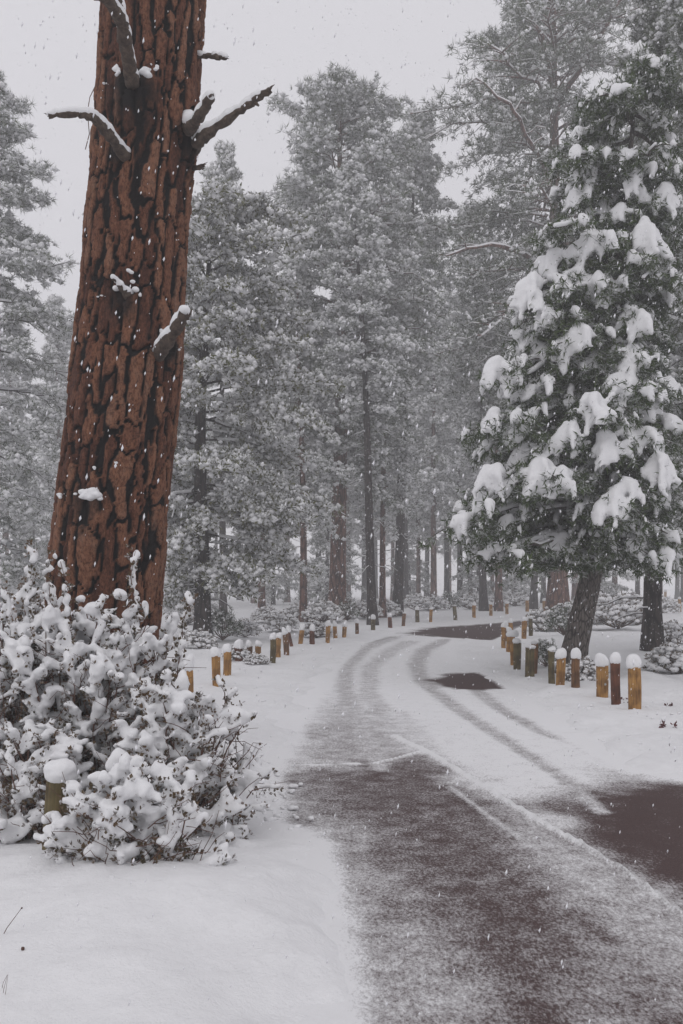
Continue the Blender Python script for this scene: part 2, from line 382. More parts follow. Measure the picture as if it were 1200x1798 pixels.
# ------------------------------------------------------------------ the big pine trunk
TD = 7.95                                   # distance of its axis
def trunk_profile(z):
    ys = np.array([-200, 0, 130, 250, 340, 380, 500, 640, 760, 880, 1000, 1100, 1250, 1400])
    le = np.array([190, 180, 172, 165, 157, 152, 144, 128, 115, 100, 87, 81, 70, 50])
    ri = np.array([368, 360, 352, 348, 335, 331, 326, 320, 308, 296, 288, 279, 272, 285])
    zz = EYE-(ys-HOR)/F*TD
    o = np.argsort(zz); zz = zz[o]; c = ((le+ri)/2)[o]; r = ((ri-le)/2)[o]
    return (np.interp(z, zz, c)-600)/F*TD, np.interp(z, zz, r)/F*TD
KNOTS = [(233, 150, .17, 1.5), (215, 512, .11, .6), (145, 872, .13, .4), (335, 235, .15, 1.0), (300, 605, .08, .9), (205, 262, .07, .7), (200, 662, .05, .25), (430, 300, .01, 1)]
def surf_point(px, py, out=0.0):
    """point of the trunk's surface seen at px,py"""
    z = EYE-(py-HOR)/F*TD; cx, r = trunk_profile(z)
    x = (px-600)/F*TD; dx = np.clip((x-cx)/r, -.98, .98); y = TD-math.sqrt(1-dx*dx)*r
    for _ in range(3):
        z = EYE-(py-HOR)/F*y; cx, r = trunk_profile(z); x = (px-600)/F*y; dx = np.clip((x-cx)/r, -.98, .98); y = TD-math.sqrt(1-dx*dx)*r
    n = np.array([dx, -math.sqrt(1-dx*dx), 0])
    return np.array([x, y, z])+n*out
def build_big_trunk():
    nz, na = 700, 220
    z = np.linspace(-.25, EYE+(HOR+160)/F*TD, nz); q_ = np.linspace(0, 2*np.pi, na, endpoint=False); th = q_+.42*np.cos(q_)      # more columns on the side that faces the road
    ZZ = np.repeat(z[:, None], na, 1); TT = np.repeat(th[None], nz, 0)
    cx, r = trunk_profile(z)
    # plates: stretched cells that wrap round the stem
    ncell = 25; sv = .42
    def cells(nc_, sv_, seed, warp):
        w1 = (fbm(np.cos(TT)*3, np.sin(TT)*3, ZZ*1.6, 3, seed)-.5); w2 = (fbm(np.cos(TT)*9+7, np.sin(TT)*9, ZZ*7, 3, seed+3)-.5)
        U = TT/(2*np.pi)*nc_+(w1*2.0+w2*.45)*warp; V = ZZ/sv_+(fbm(np.cos(TT)*4, np.sin(TT)*4, ZZ*2, 2, seed+8)-.5)*1.5
        ui, vi = np.floor(U), np.floor(V); f1 = np.full(U.shape, 9.); f2 = np.full(U.shape, 9.); idc = np.zeros(U.shape)
        p1 = np.zeros(U.shape+(2,)); p2 = np.zeros(U.shape+(2,))
        for a in (-1, 0, 1):
            for b in (-1, 0, 1):
                cu, cv = ui+a, vi+b; k = np.mod(cu, nc_)
                px_ = cu+.25+.5*hash3(k, cv, k*0, seed+20); py_ = (cv+.05+.9*hash3(k, cv, k*0, seed+21)+.5*np.mod(k, 2))
                q = np.stack([px_-U, (py_-V)*.8], -1); d = np.hypot(q[..., 0], q[..., 1])
                nw = d < f1; n2_ = (~nw) & (d < f2)
                p2 = np.where(nw[..., None], p1, np.where(n2_[..., None], q, p2)); f2 = np.where(nw, f1, np.minimum(f2, d))
                idc = np.where(nw, hash3(k, cv, k*0, seed+22), idc); p1 = np.where(nw[..., None], q, p1); f1 = np.minimum(f1, d)
        dd = np.abs(p1-p2); horiz = dd[..., 1]/(dd[..., 0]+dd[..., 1]+1e-6)      # 1 where the border runs across the stem
        return f2-f1, idc, horiz
    e1, id1, hz = cells(ncell, sv, 100, 1.0); e2, id2, _h = cells(44, .15, 200, 1.2)
    nz1 = fbm(np.cos(TT)*14, np.sin(TT)*14, ZZ*12, 4, 300)
    wdt = (.13+.34*fbm(np.cos(TT)*3+4, np.sin(TT)*3, ZZ*1.4, 2, 310))*(1-.72*sstep(.35, .8, hz))
    fur = 1-sstep(.25, 1.2, e1/wdt*(.55+.9*nz1))
    fur2 = .62*(1-sstep(0, .09, e2*(.5+nz1)))*sstep(.38, .6, fbm(np.cos(TT)*5, np.sin(TT)*5, ZZ*2, 3, 330))
    flake = fbm(np.cos(TT)*26, np.sin(TT)*26, ZZ*16, 4, 340)
    depth = -.034*fur-.012*fur2+.022*(id1-.5)+.012*(id2-.5)+.018*(flake-.5)
    Xs = cx[:, None]+(r[:, None]+depth)*np.cos(TT); Ys = TD+(r[:, None]+depth)*np.sin(TT)
    char = np.zeros(TT.shape)
    for (px, py, rad, s_) in KNOTS:
        p = surf_point(px, py); dz = (ZZ-p[2]); dz = np.where(dz < 0, dz*.55, dz*1.3)
        d = np.sqrt((Xs-p[0])**2+(Ys-p[1])**2+dz**2)
        char = np.maximum(char, (1-sstep(.45, 1.7, d/rad+(nz1-.5)*1.1))*min(1, s_+.3))
        bump = np.exp(-(d/(rad*.8))**2)*.035*min(s_, 1.2); Xs = Xs+np.cos(TT)*bump; Ys = Ys+np.sin(TT)*bump
    root = np.clip(.5-ZZ, 0, 1)**2*.5*(1+.35*np.cos(TT*5+1)); Xs += np.cos(TT)*root*.4; Ys += np.sin(TT)*root*.4
    V = np.stack([Xs, Ys, ZZ], -1).reshape(-1, 3)
    i = np.arange(nz-1)[:, None]*na; j = np.arange(na)[None]; j2 = (j+1) % na
    T = np.concatenate([np.stack([i+j, i+j2, i+na+j2], -1).reshape(-1, 3), np.stack([i+j, i+na+j2, i+na+j], -1).reshape(-1, 3)])
    mb = MB(); mb.add(V, T)
    m, t, b = new_mat('ponderosa_bark')
    fa = N(t, 'ShaderNodeAttribute', attribute_name='furrow'); ch = N(t, 'ShaderNodeAttribute', attribute_name='char'); pl = N(t, 'ShaderNodeAttribute', attribute_name='plate')
    tc = N(t, 'ShaderNodeTexCoord'); mp = N(t, 'ShaderNodeMapping'); mp.inputs['Scale'].default_value = (1, 1, .45); t.links.new(tc.outputs['Object'], mp.inputs[0])
    n1 = N(t, 'ShaderNodeTexNoise', Scale=14.0, Detail=7.0, Roughness=.75); n2 = N(t, 'ShaderNodeTexNoise', Scale=60.0, Detail=4.0, Roughness=.75)
    n4 = N(t, 'ShaderNodeTexNoise', Scale=3.2, Detail=4.0)
    for n in (n1, n2, n4): t.links.new(mp.outputs[0], n.inputs['Vector'])
    r1 = ramp(t, [(.24, (.06, .022, .015)), (.42, (.15, .060, .034)), (.60, (.245, .110, .062)), (.8, (.25, .145, .10))])
    ad = N(t, 'ShaderNodeMath', operation='MULTIPLY_ADD'); ad.inputs[1].default_value = .35; t.links.new(pl.outputs['Fac'], ad.inputs[0]); 
    ad2 = N(t, 'ShaderNodeMath', operation='MULTIPLY_ADD'); ad2.inputs[1].default_value = .8; t.links.new(n1.outputs[0], ad2.inputs[0]); t.links.new(ad.outputs[0], ad2.inputs[2]); ad.inputs[2].default_value = -.08
    t.links.new(ad2.outputs[0], r1.inputs[0])
    r2 = ramp(t, [(.40, (.25, .20, .19)), (.55, (1.0, 1.0, 1.0))]); t.links.new(n2.outputs[0], r2.inputs[0])
    mu = N(t, 'ShaderNodeMix', data_type='RGBA', blend_type='MULTIPLY'); mu.inputs[0].default_value = .75; t.links.new(r1.outputs[0], mu.inputs[6]); t.links.new(r2.outputs[0], mu.inputs[7])
    fm = N(t, 'ShaderNodeMapRange'); fm.inputs[1].default_value = .18; fm.inputs[2].default_value = .7; t.links.new(fa.outputs['Fac'], fm.inputs[0])
    m1 = N(t, 'ShaderNodeMix', data_type='RGBA'); m1.inputs[7].default_value = (.010, .008, .008, 1); t.links.new(fm.outputs[0], m1.inputs[0]); t.links.new(mu.outputs[2], m1.inputs[6])
    m2 = N(t, 'ShaderNodeMix', data_type='RGBA'); m2.inputs[7].default_value = (.010, .008, .008, 1); t.links.new(ch.outputs['Fac'], m2.inputs[0]); t.links.new(m1.outputs[2], m2.inputs[6])
    t.links.new(m2.outputs[2], b.inputs['Base Color']); b.inputs['Roughness'].default_value = .85; b.inputs['Specular IOR Level'].default_value = .25
    bp = N(t, 'ShaderNodeBump', Strength=.9, Distance=.012); t.links.new(n2.outputs[0], bp.inputs['Height'])
    bp2 = N(t, 'ShaderNodeBump', Strength=.8, Distance=.03); t.links.new(n1.outputs[0], bp2.inputs['Height']); t.links.new(bp.outputs[0], bp2.inputs['Normal']); t.links.new(bp2.outputs[0], b.inputs['Normal'])
    cxb, _ = trunk_profile(0.0)
    root_o = thing('pine_tree', (float(cxb), TD, 0), 'massive pine with plated rust-red bark and black furrows rising behind the near snowy bush', 'tree')
    off = np.array([float(cxb), TD, 0])
    me = mb.mesh('big_trunk', m, attr={'furrow': np.maximum(fur, fur2*.8).ravel(), 'char': char.ravel(), 'plate': id1.ravel()})
    tr = link('trunk', me, root_o, -off)
    # dead branches
    mdead, t, b = new_mat('weathered_dead_wood')
    tc = N(t, 'ShaderNodeTexCoord'); n1 = N(t, 'ShaderNodeTexNoise', Scale=25.0, Detail=5.0, Roughness=.7); t.links.new(tc.outputs['Object'], n1.inputs['Vector'])
    r1 = ramp(t, [(.3, (.025, .018, .015)), (.55, (.085, .06, .046)), (.75, (.15, .115, .09))]); t.links.new(n1.outputs[0], r1.inputs[0]); t.links.new(r1.outputs[0], b.inputs['Base Color'])
    bp = N(t, 'ShaderNodeBump', Strength=.8, Distance=.02); t.links.new(n1.outputs[0], bp.inputs['Height']); t.links.new(bp.outputs[0], b.inputs['Normal']); b.inputs['Roughness'].default_value = .9
    global M_DEAD; M_DEAD = mdead
    def branch(path, w0, w1, snow=True, twigs=(), k=12, label=None):
        """path: (px,py,depth) list; w in photo pixels"""
        if path[0][1] > 60: a_, b_ = path[0], path[1]; path = [(a_[0]-(b_[0]-a_[0])*.25, a_[1]-(b_[1]-a_[1])*.25, a_[2]+.22)]+list(path)
        ctrl = np.array([P(*q) for q in path]); s = np.linspace(0, len(ctrl)-1, 8*(len(ctrl)-1)+1)
        pts = np.stack([np.interp(s, np.arange(len(ctrl)), ctrl[:, i]) for i in range(3)], 1)
        if len(ctrl) > 2:
            for _ in range(1): pts[1:-1] = pts[1:-1]*.5+(pts[:-2]+pts[2:])*.25
        n = len(pts); pts[1:-1] += np.random.randn(n-2, 3)*.004
        rad = np.linspace(w0, w1, n)/2/F*pts[:, 1]; rad = rad*(1+.5*(vnoise(np.arange(n)*.31, np.full(n, w0*3.1))-.5)+.05*np.random.randn(n)); rad[:4] *= np.array([1.75, 1.45, 1.2, 1.08])
        m_ = MB(); m_.tube(pts, rad, k)
        ed = pts[-1]-pts[-2]; ed /= np.linalg.norm(ed)
        for _ in range(6):
            o_ = np.random.randn(3)*rad[-1]*.45; a_ = pts[-1]+o_-ed*.02; m_.tube([a_, a_+ed*random.uniform(.012, .022), a_+ed*random.uniform(.03, .055)+np.random.randn(3)*.004], [rad[-1]*.42, rad[-1]*.28, .001], 5)
        V = m_.V[0]; V += (fbm(V[:, 0]*45, V[:, 1]*45, V[:, 2]*45, 3)[:, None]-.5)*.022
        for (q, dpx, dpy, w) in twigs:
            a = pts[int(q*(n-1))]; e = a+np.array([dpx/F*TD, -.05, -dpy/F*TD]); m_.tube([a, (a+e)/2+[0, 0, .01], e], np.array([w, w*.8, w*.45])/2/F*TD, 7)
        o = link('dead_branch', m_.mesh('dead_branch', mdead), root_o, -off)
        if snow:
            sm = MB(); ss = np.linspace(.02, .99, int(n*2.5)); idx = ss*(n-1)
            C = np.stack([np.interp(idx, np.arange(n), pts[:, i]) for i in range(3)], 1); rr = np.interp(idx, np.arange(n), rad)
            C[:, 2] += rr*.75; th_ = rr*.62+.012
            keep = vnoise(idx*.55, idx*0+len(path), s=int(w0)) > .16
            sm.blobs(C[keep], np.stack([rr*.8+.012, rr*.8+.012, th_*np.random.uniform(.8, 1.25, len(rr))], 1)[keep], ICO1, jit=.06)
            link('snow', remesh(sm, .010, 'branch_snow', M_SNOW, 2), o)
        return o
    d0 = 7.5
    branch([(232, 140, 7.42), (222, 85, 7.2), (213, 35, 6.95), (190, 0, 6.7), (150, -25, 6.5)], 27, 20)
    branch([(214, 45, 6.98), (212, 5, 6.9), (195, -40, 6.8)], 13, 10)
    branch([(218, 272, 7.5), (190, 235, 7.25), (163, 203, 7.1), (120, 199, 7.0), (86, 203, 6.95)], 21, 11, twigs=((.62, 8, 14, 7),))
    branch([(335, 222, 7.55), (350, 205, 7.35), (370, 172, 7.2)], 23, 14)
    branch([(345, 250, 7.75), (380, 222, 7.7), (430, 187, 7.65), (475, 157, 7.6)], 25, 13, twigs=((.42, 4, 10, 7), (.82, 12, 10, 8)))
    branch([(345, 98, 7.9), (372, 98, 7.8), (397, 101, 7.75)], 12, 9)
    branch([(280, 620, 7.52), (302, 588, 7.35), (325, 550, 7.2)], 25, 22)
    branch([(340, 293, 7.9), (350, 293, 7.8), (358, 290, 7.78)], 10, 7, snow=False)
    branch([(160, 378, 7.95), (153, 377, 7.9), (148, 374, 7.88)], 8, 5, snow=False)
    branch([(225, 520, 7.5), (212, 503, 7.4), (198, 487, 7.33)], 22, 5)
    branch([(350, -2, 7.9), (362, -8, 7.85), (372, -14, 7.8)], 10, 8)
    # fine hanging dead twigs
    tw = MB(); tw.tube([P(170, 145, 7.6), P(158, 170, 7.4), P(153, 200, 7.3)], .0035, 5)
    link('twig', tw.mesh('twig', M_TWIG), root_o, -off)
    tw = MB(); tw.tube([P(155, 210, 7.1), P(157, 235, 7.15), P(150, 262, 7.2)], .0035, 5); 
    link('twig', tw.mesh('twig', M_TWIG), root_o, -off)
    # snow caught on knots and ledges of bark
    for C0, nn, spx, spy, rs in [((218, 505), 9, 15, 7, .018), ((183, 522), 6, 9, 4, .014), ((145, 866), 26, 28, 7, .020), ((170, 868), 8, 9, 6, .026), ((262, 125), 14, 14, 8, .020), ((206, 118), 10, 7, 10, .016),
                                 ((235, 133), 6, 6, 5, .014), ((308, 422), 4, 4, 3, .010), ((345, 232), 8, 5, 8, .02), ((283, 583), 5, 6, 5, .014), ((310, 612), 5, 4, 6, .012), ((188, 148), 4, 5, 4, .012), ((205, 812), 6, 8, 3, .008), ((170, 823), 4, 6, 3, .009), ((228, 478), 2, 3, 3, .012), ((242, 517), 5, 8, 4, .009)]:
        sm = MB(); cs = []; rs_ = []
        for q in range(nn):
            dx = random.gauss(0, .55)*spx; dy = random.gauss(0, .45)*spy+(abs(dx)*.1)
            cs.append(surf_point(C0[0]+dx, C0[1]+dy*1.4, .022)); rs_.append(rs*random.choice([.35, .5, .8, 1.1, 1.6]))
        sm.blobs(cs, np.array([[a*1.25, a*1.1, a*.8] for a in rs_]), ICO1, jit=.12)
        link('snow_patch', remesh(sm, .007, 'snow_patch', M_SNOW, 2), root_o, -off, kind='stuff')
build_big_trunk()

# ------------------------------------------------------------------ trees
def curve_pts(a, d, L, up, sag, n=6, wob=.03):
    s = np.linspace(0, 1, n); p = a+np.outer(s*L, d); p[:, 2] += up*L*s-sag*L*s*s
    p[1:] += np.random.randn(n-1, 3)*wob*L*s[1:, None]; return p
def make_tree(H, base, R, rt, seed, nb=70, prof='round', leaf='pine', ntuft=4200, tuft=.26, nn=13, nw=.022, snow=.75, snow_size=1.0, lean=(0, 0), bark=None, bare=8, up=(.0, .7), sag=.35, wob=.15, ell=(1, 1), ctr=(0, 0), needle_mat=None, twoside=False, droop=0.0, gap=.0, ns=10, jw=.55, tp_=.92, extra=()):
    """returns dict of meshes in tree space: trunk, limbs, crown, snow"""
    rs = np.random.RandomState(seed); np.random.seed(seed); random.seed(seed)
    tz = np.linspace(0, 1, 18); tp = np.zeros((18, 3)); tp[:, 2] = tz*H
    ph = rs.rand(4)*6
    for ax in (0, 1): tp[:, ax] = lean[ax]*tz*H+(np.sin(tz*4+ph[ax])-math.sin(ph[ax]))*wob*np.minimum(1, tz*2)
    trad = rt*((1-tz)**.75*.93+.05)*(1+.35*np.exp(-tz*H/.35)); 
    tr = MB(); tr.tube(np.concatenate([tp[:1]-[0, 0, .5], tp]), np.concatenate([trad[:1]*1.05, trad]), 14)
    at = lambda z: np.array([np.interp(z, tp[:, 2], tp[:, i]) for i in range(3)])
    li = MB(); sn = MB(); le = MB()
    cen = []; dirs = []; bl = []
    per = max(2, int(ntuft/(nb*ns)))
    for i in range(nb):
        t = (i+rs.rand())/nb; t = t**tp_; z = base+(H-base)*t*.985
        if prof == 'round': pr = (1-t)**.5*min(1, .45+t*2.2)
        elif prof == 'cone': pr = (1-t)**.85*min(1, .6+t*3)
        elif prof == 'dome': pr = math.sqrt(max(0, 1-max(0, (t-.25)/.75)**2.8))*min(1, .5+t*1.6)
        else: pr = (1-t)**.7*min(1, .7+t*2)
        az = i*2.39996+rs.randn()*.5
        L = max(.35, R*pr*rs.uniform(.55, 1.12)*(1+gap*math.sin(z*2.3+az*1.3)))
        el = up[0]+(up[1]-up[0])*t+rs.randn()*.12
        d = np.array([math.cos(az)*ell[0], math.sin(az)*ell[1], 0.]); L *= np.linalg.norm(d); d /= np.linalg.norm(d)
        a = at(z); off = np.array([ctr[0], ctr[1], 0])*pr*.5
        bp = curve_pts(a, d, L, el, sag, 7, .035); bp += np.outer(np.linspace(0, 1, 7), off)
        br = max(.012, min(rt*.28, .012*L+.006)); rad = br*np.linspace(1, .25, 7)
        li.tube(bp, rad, 5, cap=False)
        sb = bp.copy(); sb[:, 2] += rad*.8+.006; sn.tube(sb[1:], rad[1:]*.9+.024, 5)
        for j in range(ns):
            s = .28+.72*(j+rs.rand()*.8)/ns; q = np.array([np.interp(s*6, np.arange(7), bp[:, k]) for k in range(3)])
            sgn = 1 if j % 2 else -1; ang = sgn*rs.uniform(.5, 1.1) if j < ns-1 else rs.randn()*.2
            sd_ = np.array([d[0]*math.cos(ang)-d[1]*math.sin(ang), d[0]*math.sin(ang)+d[1]*math.cos(ang), 0])
            sl_ = L*rs.uniform(.22, .42)*(1.15-.5*s); n_ = 4
            sp = curve_pts(q, sd_, sl_, el*.4+rs.randn()*.15-droop*.3, .25+droop, n_, .06)
            li.tube(sp, np.linspace(br*.4+.004, .005, n_), 3, cap=False)
            s2 = sp.copy(); s2[:, 2] += .012; sn.tube(s2, np.linspace(.034, .018, n_), 3)
            for k in range(per):
                f = rs.uniform(.25, 1.05); c = np.array([np.interp(f*3, np.arange(n_), sp[:, m_]) for m_ in range(3)])+rs.randn(3)*tuft*jw*np.array([1, 1, .7])
                cen.append(c); dirs.append(sd_*.5+np.array([0, 0, .35-droop])); bl.append(f)
    for ex in extra:
        ex = np.array(ex, float); q = np.linspace(0, len(ex)-1, 16); p = np.stack([np.interp(q, range(len(ex)), ex[:, i]) for i in range(3)], 1)
        for _ in range(2): p[1:-1] = p[1:-1]*.5+(p[2:]+p[:-2])*.25
        p[1:] += rs.randn(15, 3)*.05; rd = np.linspace(.15, .035, 16); li.tube(p, rd, 7, cap=False); p2 = p.copy(); p2[:, 2] += rd*.8; sn.tube(p2[1:], rd[1:]*.9+.01, 6)
        for k in range(4, 16):
            d = rs.randn(3)*[1, .6, .4]+[-.4, 0, .3]; d /= np.linalg.norm(d); sp = curve_pts(p[k], d, rs.uniform(.5, 1.5), 0, .2, 4, .07); li.tube(sp, np.linspace(.035, .01, 4), 4, cap=False)
            s2 = sp.copy(); s2[:, 2] += .03; sn.tube(s2, np.linspace(.04, .02, 4), 4)
            if k > 8:
                for _ in range(10): cen.append(sp[-1]+rs.randn(3)*.28); dirs.append(d*.5+np.array([0, 0, .3])); bl.append(1)
    # dead lower twigs
    for i in range(bare):
        z = rs.uniform(.25*base, base) if base > 2 else rs.uniform(.8, base+1); az = rs.rand()*6.28; a = at(z); d = np.array([math.cos(az), math.sin(az), 0]); L = rs.uniform(.4, 1.5)
        bp = curve_pts(a, d, L, rs.uniform(-.1, .3), .3, 5, .05); li.tube(bp, np.linspace(.022, .006, 5), 4, cap=False)
        s2 = bp.copy(); s2[:, 2] += .018; sn.tube(s2[1:], np.linspace(.024, .012, 4), 4)
    cen = np.array(cen); dirs = np.array(dirs); n = len(cen)
    le.needles(cen, dirs, nn, tuft*rs.uniform(.75, 1.2, n), nw, spread=.62, twoside=twoside)
    k = rs.rand(n) < snow; m = k.sum(); sz = tuft*snow_size*np.clip(np.exp(rs.randn(m)*.42), .4, 1.7)
    c2 = cen[k].copy(); c2[:, 2] += tuft*.22
    sn.blobs(c2, np.stack([sz*.44, sz*.33, sz*.30], 1), OCT, jit=.25)
    h_ = rs.rand(m) < .6; sn.blobs(c2[h_]+rs.randn(h_.sum(), 3)*tuft*.33, np.stack([sz*.27, sz*.24, sz*.22], 1)[h_], OCT, jit=.25)
    return dict(trunk=tr.mesh('tree_trunk', bark or M_BARKD), limbs=li.mesh('tree_limbs', bark or M_BARKD), crown=le.mesh('tree_crown', needle_mat or M_NEEDLE, smooth=False), snow=sn.mesh('tree_snow', M_SNOWT))
def place_tree(parts, px, D, label, name='pine_tree', group=None, rz=0.0, s=1.0, sz=None, cat='tree'):
    x = (px-600)/F*D; o = thing(name, (x, D, gz(x, D)-.03), label, cat, group, rz); o.scale = (s, s, sz or s)
    link('trunk', parts['trunk'], o)
    link('limbs', parts['limbs'], o, kind='stuff')
    c = link('crown', parts['crown'], o, kind='stuff'); link('snow_load', parts['snow'], c, kind='stuff')
    return o

protoA = make_tree(25, 8.5, 3.5, .27, 11, nb=85, prof='round', ntuft=5800, tuft=.28, nn=9, nw=.032, snow=.95, snow_size=1.1, gap=.22)
protoB = make_tree(21, 6.0, 3.0, .24, 12, nb=85, prof='cone', ntuft=5400, tuft=.27, nn=9, nw=.032, snow=1.0, snow_size=1.15, gap=.22, up=(-.15, .5), sag=.45, bark=M_BARKR)
protoD = make_tree(25, 11.5, 2.9, .27, 14, nb=75, prof='round', ntuft=4600, tuft=.28, nn=9, nw=.032, snow=.95, snow_size=1.1, gap=.2, lean=(.045, 0), bare=22, needle_mat=M_NEEDLE2)
protoC = make_tree(11, .8, 2.7, .15, 13, nb=75, prof='cone', ntuft=4200, tuft=.24, nn=10, nw=.028, snow=.8, snow_size=1.0, needle_mat=M_NEEDLE2, droop=.15)

def hero_trees():
    # tall round-topped pine in the centre
    p = make_tree(24.8, 6.0, 4.3, .42, 21, nb=150, tp_=.78, prof='dome', ntuft=13500, tuft=.30, nn=9, nw=.034, snow=.75, snow_size=.9, ns=12, bark=M_BARKR, ctr=(1.0, 0), lean=(.012, 0), gap=.12, needle_mat=M_NEEDLE2)
    place_tree(p, 592, 42, 'tallest round-topped pine against the sky in the centre, with a thick reddish trunk')
    # tall pine with dark limbs, upper right
    p = make_tree(35, 8.5, 6.6, .52, 22, nb=130, prof='dome', ntuft=17000, tuft=.32, nn=9, nw=.036, snow=.42, snow_size=.8, ns=14, jw=.7, bark=M_BARKR, up=(-.12, .6), gap=.18, bare=3, wob=.12, needle_mat=M_NEEDLED, extra=[[(0, 0, 20.6), (-1.2, -2.5, 21.8), (-3.2, -5.2, 23.0), (-5.0, -6.0, 23.9)], [(0, 0, 16.2), (-2.0, -3.2, 17.2), (-4.2, -5.5, 16.9), (-6.4, -6.5, 16.0)], [(0, 0, 25.5), (-1.5, -3.5, 27.2), (-3.0, -5.0, 28.8)], [(0, 0, 26), (1.6, -3.0, 28), (2.6, -4, 30)]])
    place_tree(p, 980, 46, 'huge wide-crowned pine cut by the top edge, thickest red-brown trunk right of the bend')
    # broad evergreen oak just right of the big trunk
    p = make_tree(12.4, 1.9, 3.1, .25, 23, nb=100, prof='dome', ntuft=14000, tuft=.17, nn=7, nw=.022, snow=.9, snow_size=1.2, ns=13, jw=.7, twoside=True, needle_mat=M_OAK, lean=(.01, 0), up=(-.2, .8), sag=.3, wob=.18, ctr=(1.9, -.2), bare=14, gap=.15, droop=.1)
    place_tree(p, 356, 25.6, 'dark-stemmed oak with small snow-dusted olive leaves, just right of the massive red trunk', name='oak_tree')
    # pine cut by the left edge
    p = make_tree(17.6, 1.5, 3.9, .3, 24, nb=105, prof='round', ntuft=10500, tuft=.21, nn=10, nw=.020, snow=.75, snow_size=1.0, ns=12, needle_mat=M_NEEDLE2, up=(-.25, .55), gap=.12)
    place_tree(p, -45, 28, 'snow-heavy pine half cut off by the left edge of the picture')
    p = make_tree(18, 3.6, 2.7, .235, 25, nb=95, prof='cone', ntuft=10000, tuft=.20, nn=10, nw=.020, snow=.5, snow_size=.95, needle_mat=M_NEEDLE, up=(-.3, .5), gap=.2, ns=12, bare=5, droop=.15)
    place_tree(p, 1146, 22.6, 'dark rough-barked tree with snowy boughs near the right edge, behind the nearest right posts')
    place_tree(p, 1275, 19.5, 'snowy tree with heavy boughs cut off by the right edge', rz=2.4, s=1.0)
hero_trees()

for (px, D, pr, s, sz, rz, lab) in [
    (110, 58, protoB, .95, .95, 1.0, 'pale hazy pine seen low between the left edge pine and the massive red trunk'),
    (392, 47, protoA, .72, .98, 2.0, 'narrow pointed pine whose top shows in the sky under the long dead branch'),
    (460, 44, protoB, .78, .80, 4.1, 'snowy pine filling the gap between the oak and the round-topped pine'),
    (533, 39, protoB, .72, .80, .5, 'slim dark-trunked pine left of the thick reddish trunk, behind the roadside posts'),
    (655, 37, protoD, .74, .74, 3.3, 'pine whose dark trunk leans slightly left, nearest trunk behind the outside of the bend'),
    (672, 44, protoB, .70, .82, 5.2, 'thin pine pressed close behind the dark trunk at the outside of the bend'),
    (698, 48, protoD, 1.0, 1.08, .15, 'tall pine with a straight black trunk leaning right, at the outside of the bend'),
    (850, 57, protoD, .95, 1.0, 3.6, 'left one of two dark trunks side by side behind the far post row'),
    (876, 57, protoB, 1.0, 1.1, 1.7, 'right one of two trunks side by side behind the far post row, redder'),
    (937, 62, protoD, .95, 1.0, .3, 'dark trunk leaning right, just left of the thickest red-brown trunk'),
    (-60, 60, protoA, .9, .9, 4.0, 'hazy pine far behind at the left edge'),
    ]:
    place_tree(pr, px, D, lab, rz=rz, s=s, sz=sz)
# hazy forest beyond the road
FAR = [(712, 74, 0), (735, 80, 1), (762, 70, 1), (785, 84, 0), (808, 78, 0), (826, 88, 1), (640, 92, 0), (612, 85, 1), (560, 78, 0), (505, 90, 1), (480, 72, 2), (445, 84, 1), (420, 100, 0),
       (300, 80, 1), (330, 62, 2), (250, 95, 0), (205, 70, 1), (160, 85, 0), (60, 78, 2), (10, 70, 1), (-30, 88, 0), (85, 100, 0), (130, 105, 1), (35, 110, 0),
       (905, 74, 2), (955, 86, 0), (1010, 78, 1), (1040, 92, 0), (1080, 72, 1), (1120, 84, 0), (1160, 76, 1), (1200, 90, 0), (1240, 70, 1), (1060, 64, 2),
       (690, 100, 1), (750, 104, 0), (865, 98, 1), (530, 106, 0), (590, 112, 1), (380, 110, 0), (790, 112, 1), (1190, 108, 0), (980, 110, 1), (660, 118, 0), (470, 120, 1), (905, 118, 0), (840, 76, 2), (575, 66, 2), (1290, 85, 0), (-90, 70, 1), (720, 90, 2), (225, 60, 2)]
pos_words = ['low snowy conifer', 'bare-stemmed hazy pine', 'faint reddish-stemmed pine']
FAR.sort()
for i, (px, D, k) in enumerate(FAR):
    random.seed(900+i)
    pr = (protoA, protoB, protoC)[k]; kind = ('grey-stemmed tree', 'reddish tree', 'low tree')[k]
    where = ('left of the massive trunk' if px < 300 else 'in the gap below the oak' if px < 520 else 'by the thick reddish trunk' if px < 640 else
             'near the black leaning trunk' if px < 700 else 'behind the bend' if px < 780 else 'behind the far posts' if px < 900 else 'behind the thickest trunk' if px < 1020 else 'behind the right posts')
    fade = 'hazy' if D < 85 else 'faint'
    n_ = i+1; od = f"{n_}{'th' if 10 < n_ % 100 < 14 else {1: 'st', 2: 'nd', 3: 'rd'}.get(n_ % 10, 'th')}"
    s = random.uniform(.85, 1.15)
    place_tree(pr, px, D, f'{fade} {kind} {where}, {od} pine from the left far off', rz=random.random()*6.28, s=s, sz=s*random.uniform(.9, 1.15), group='hazy pines of the far forest')

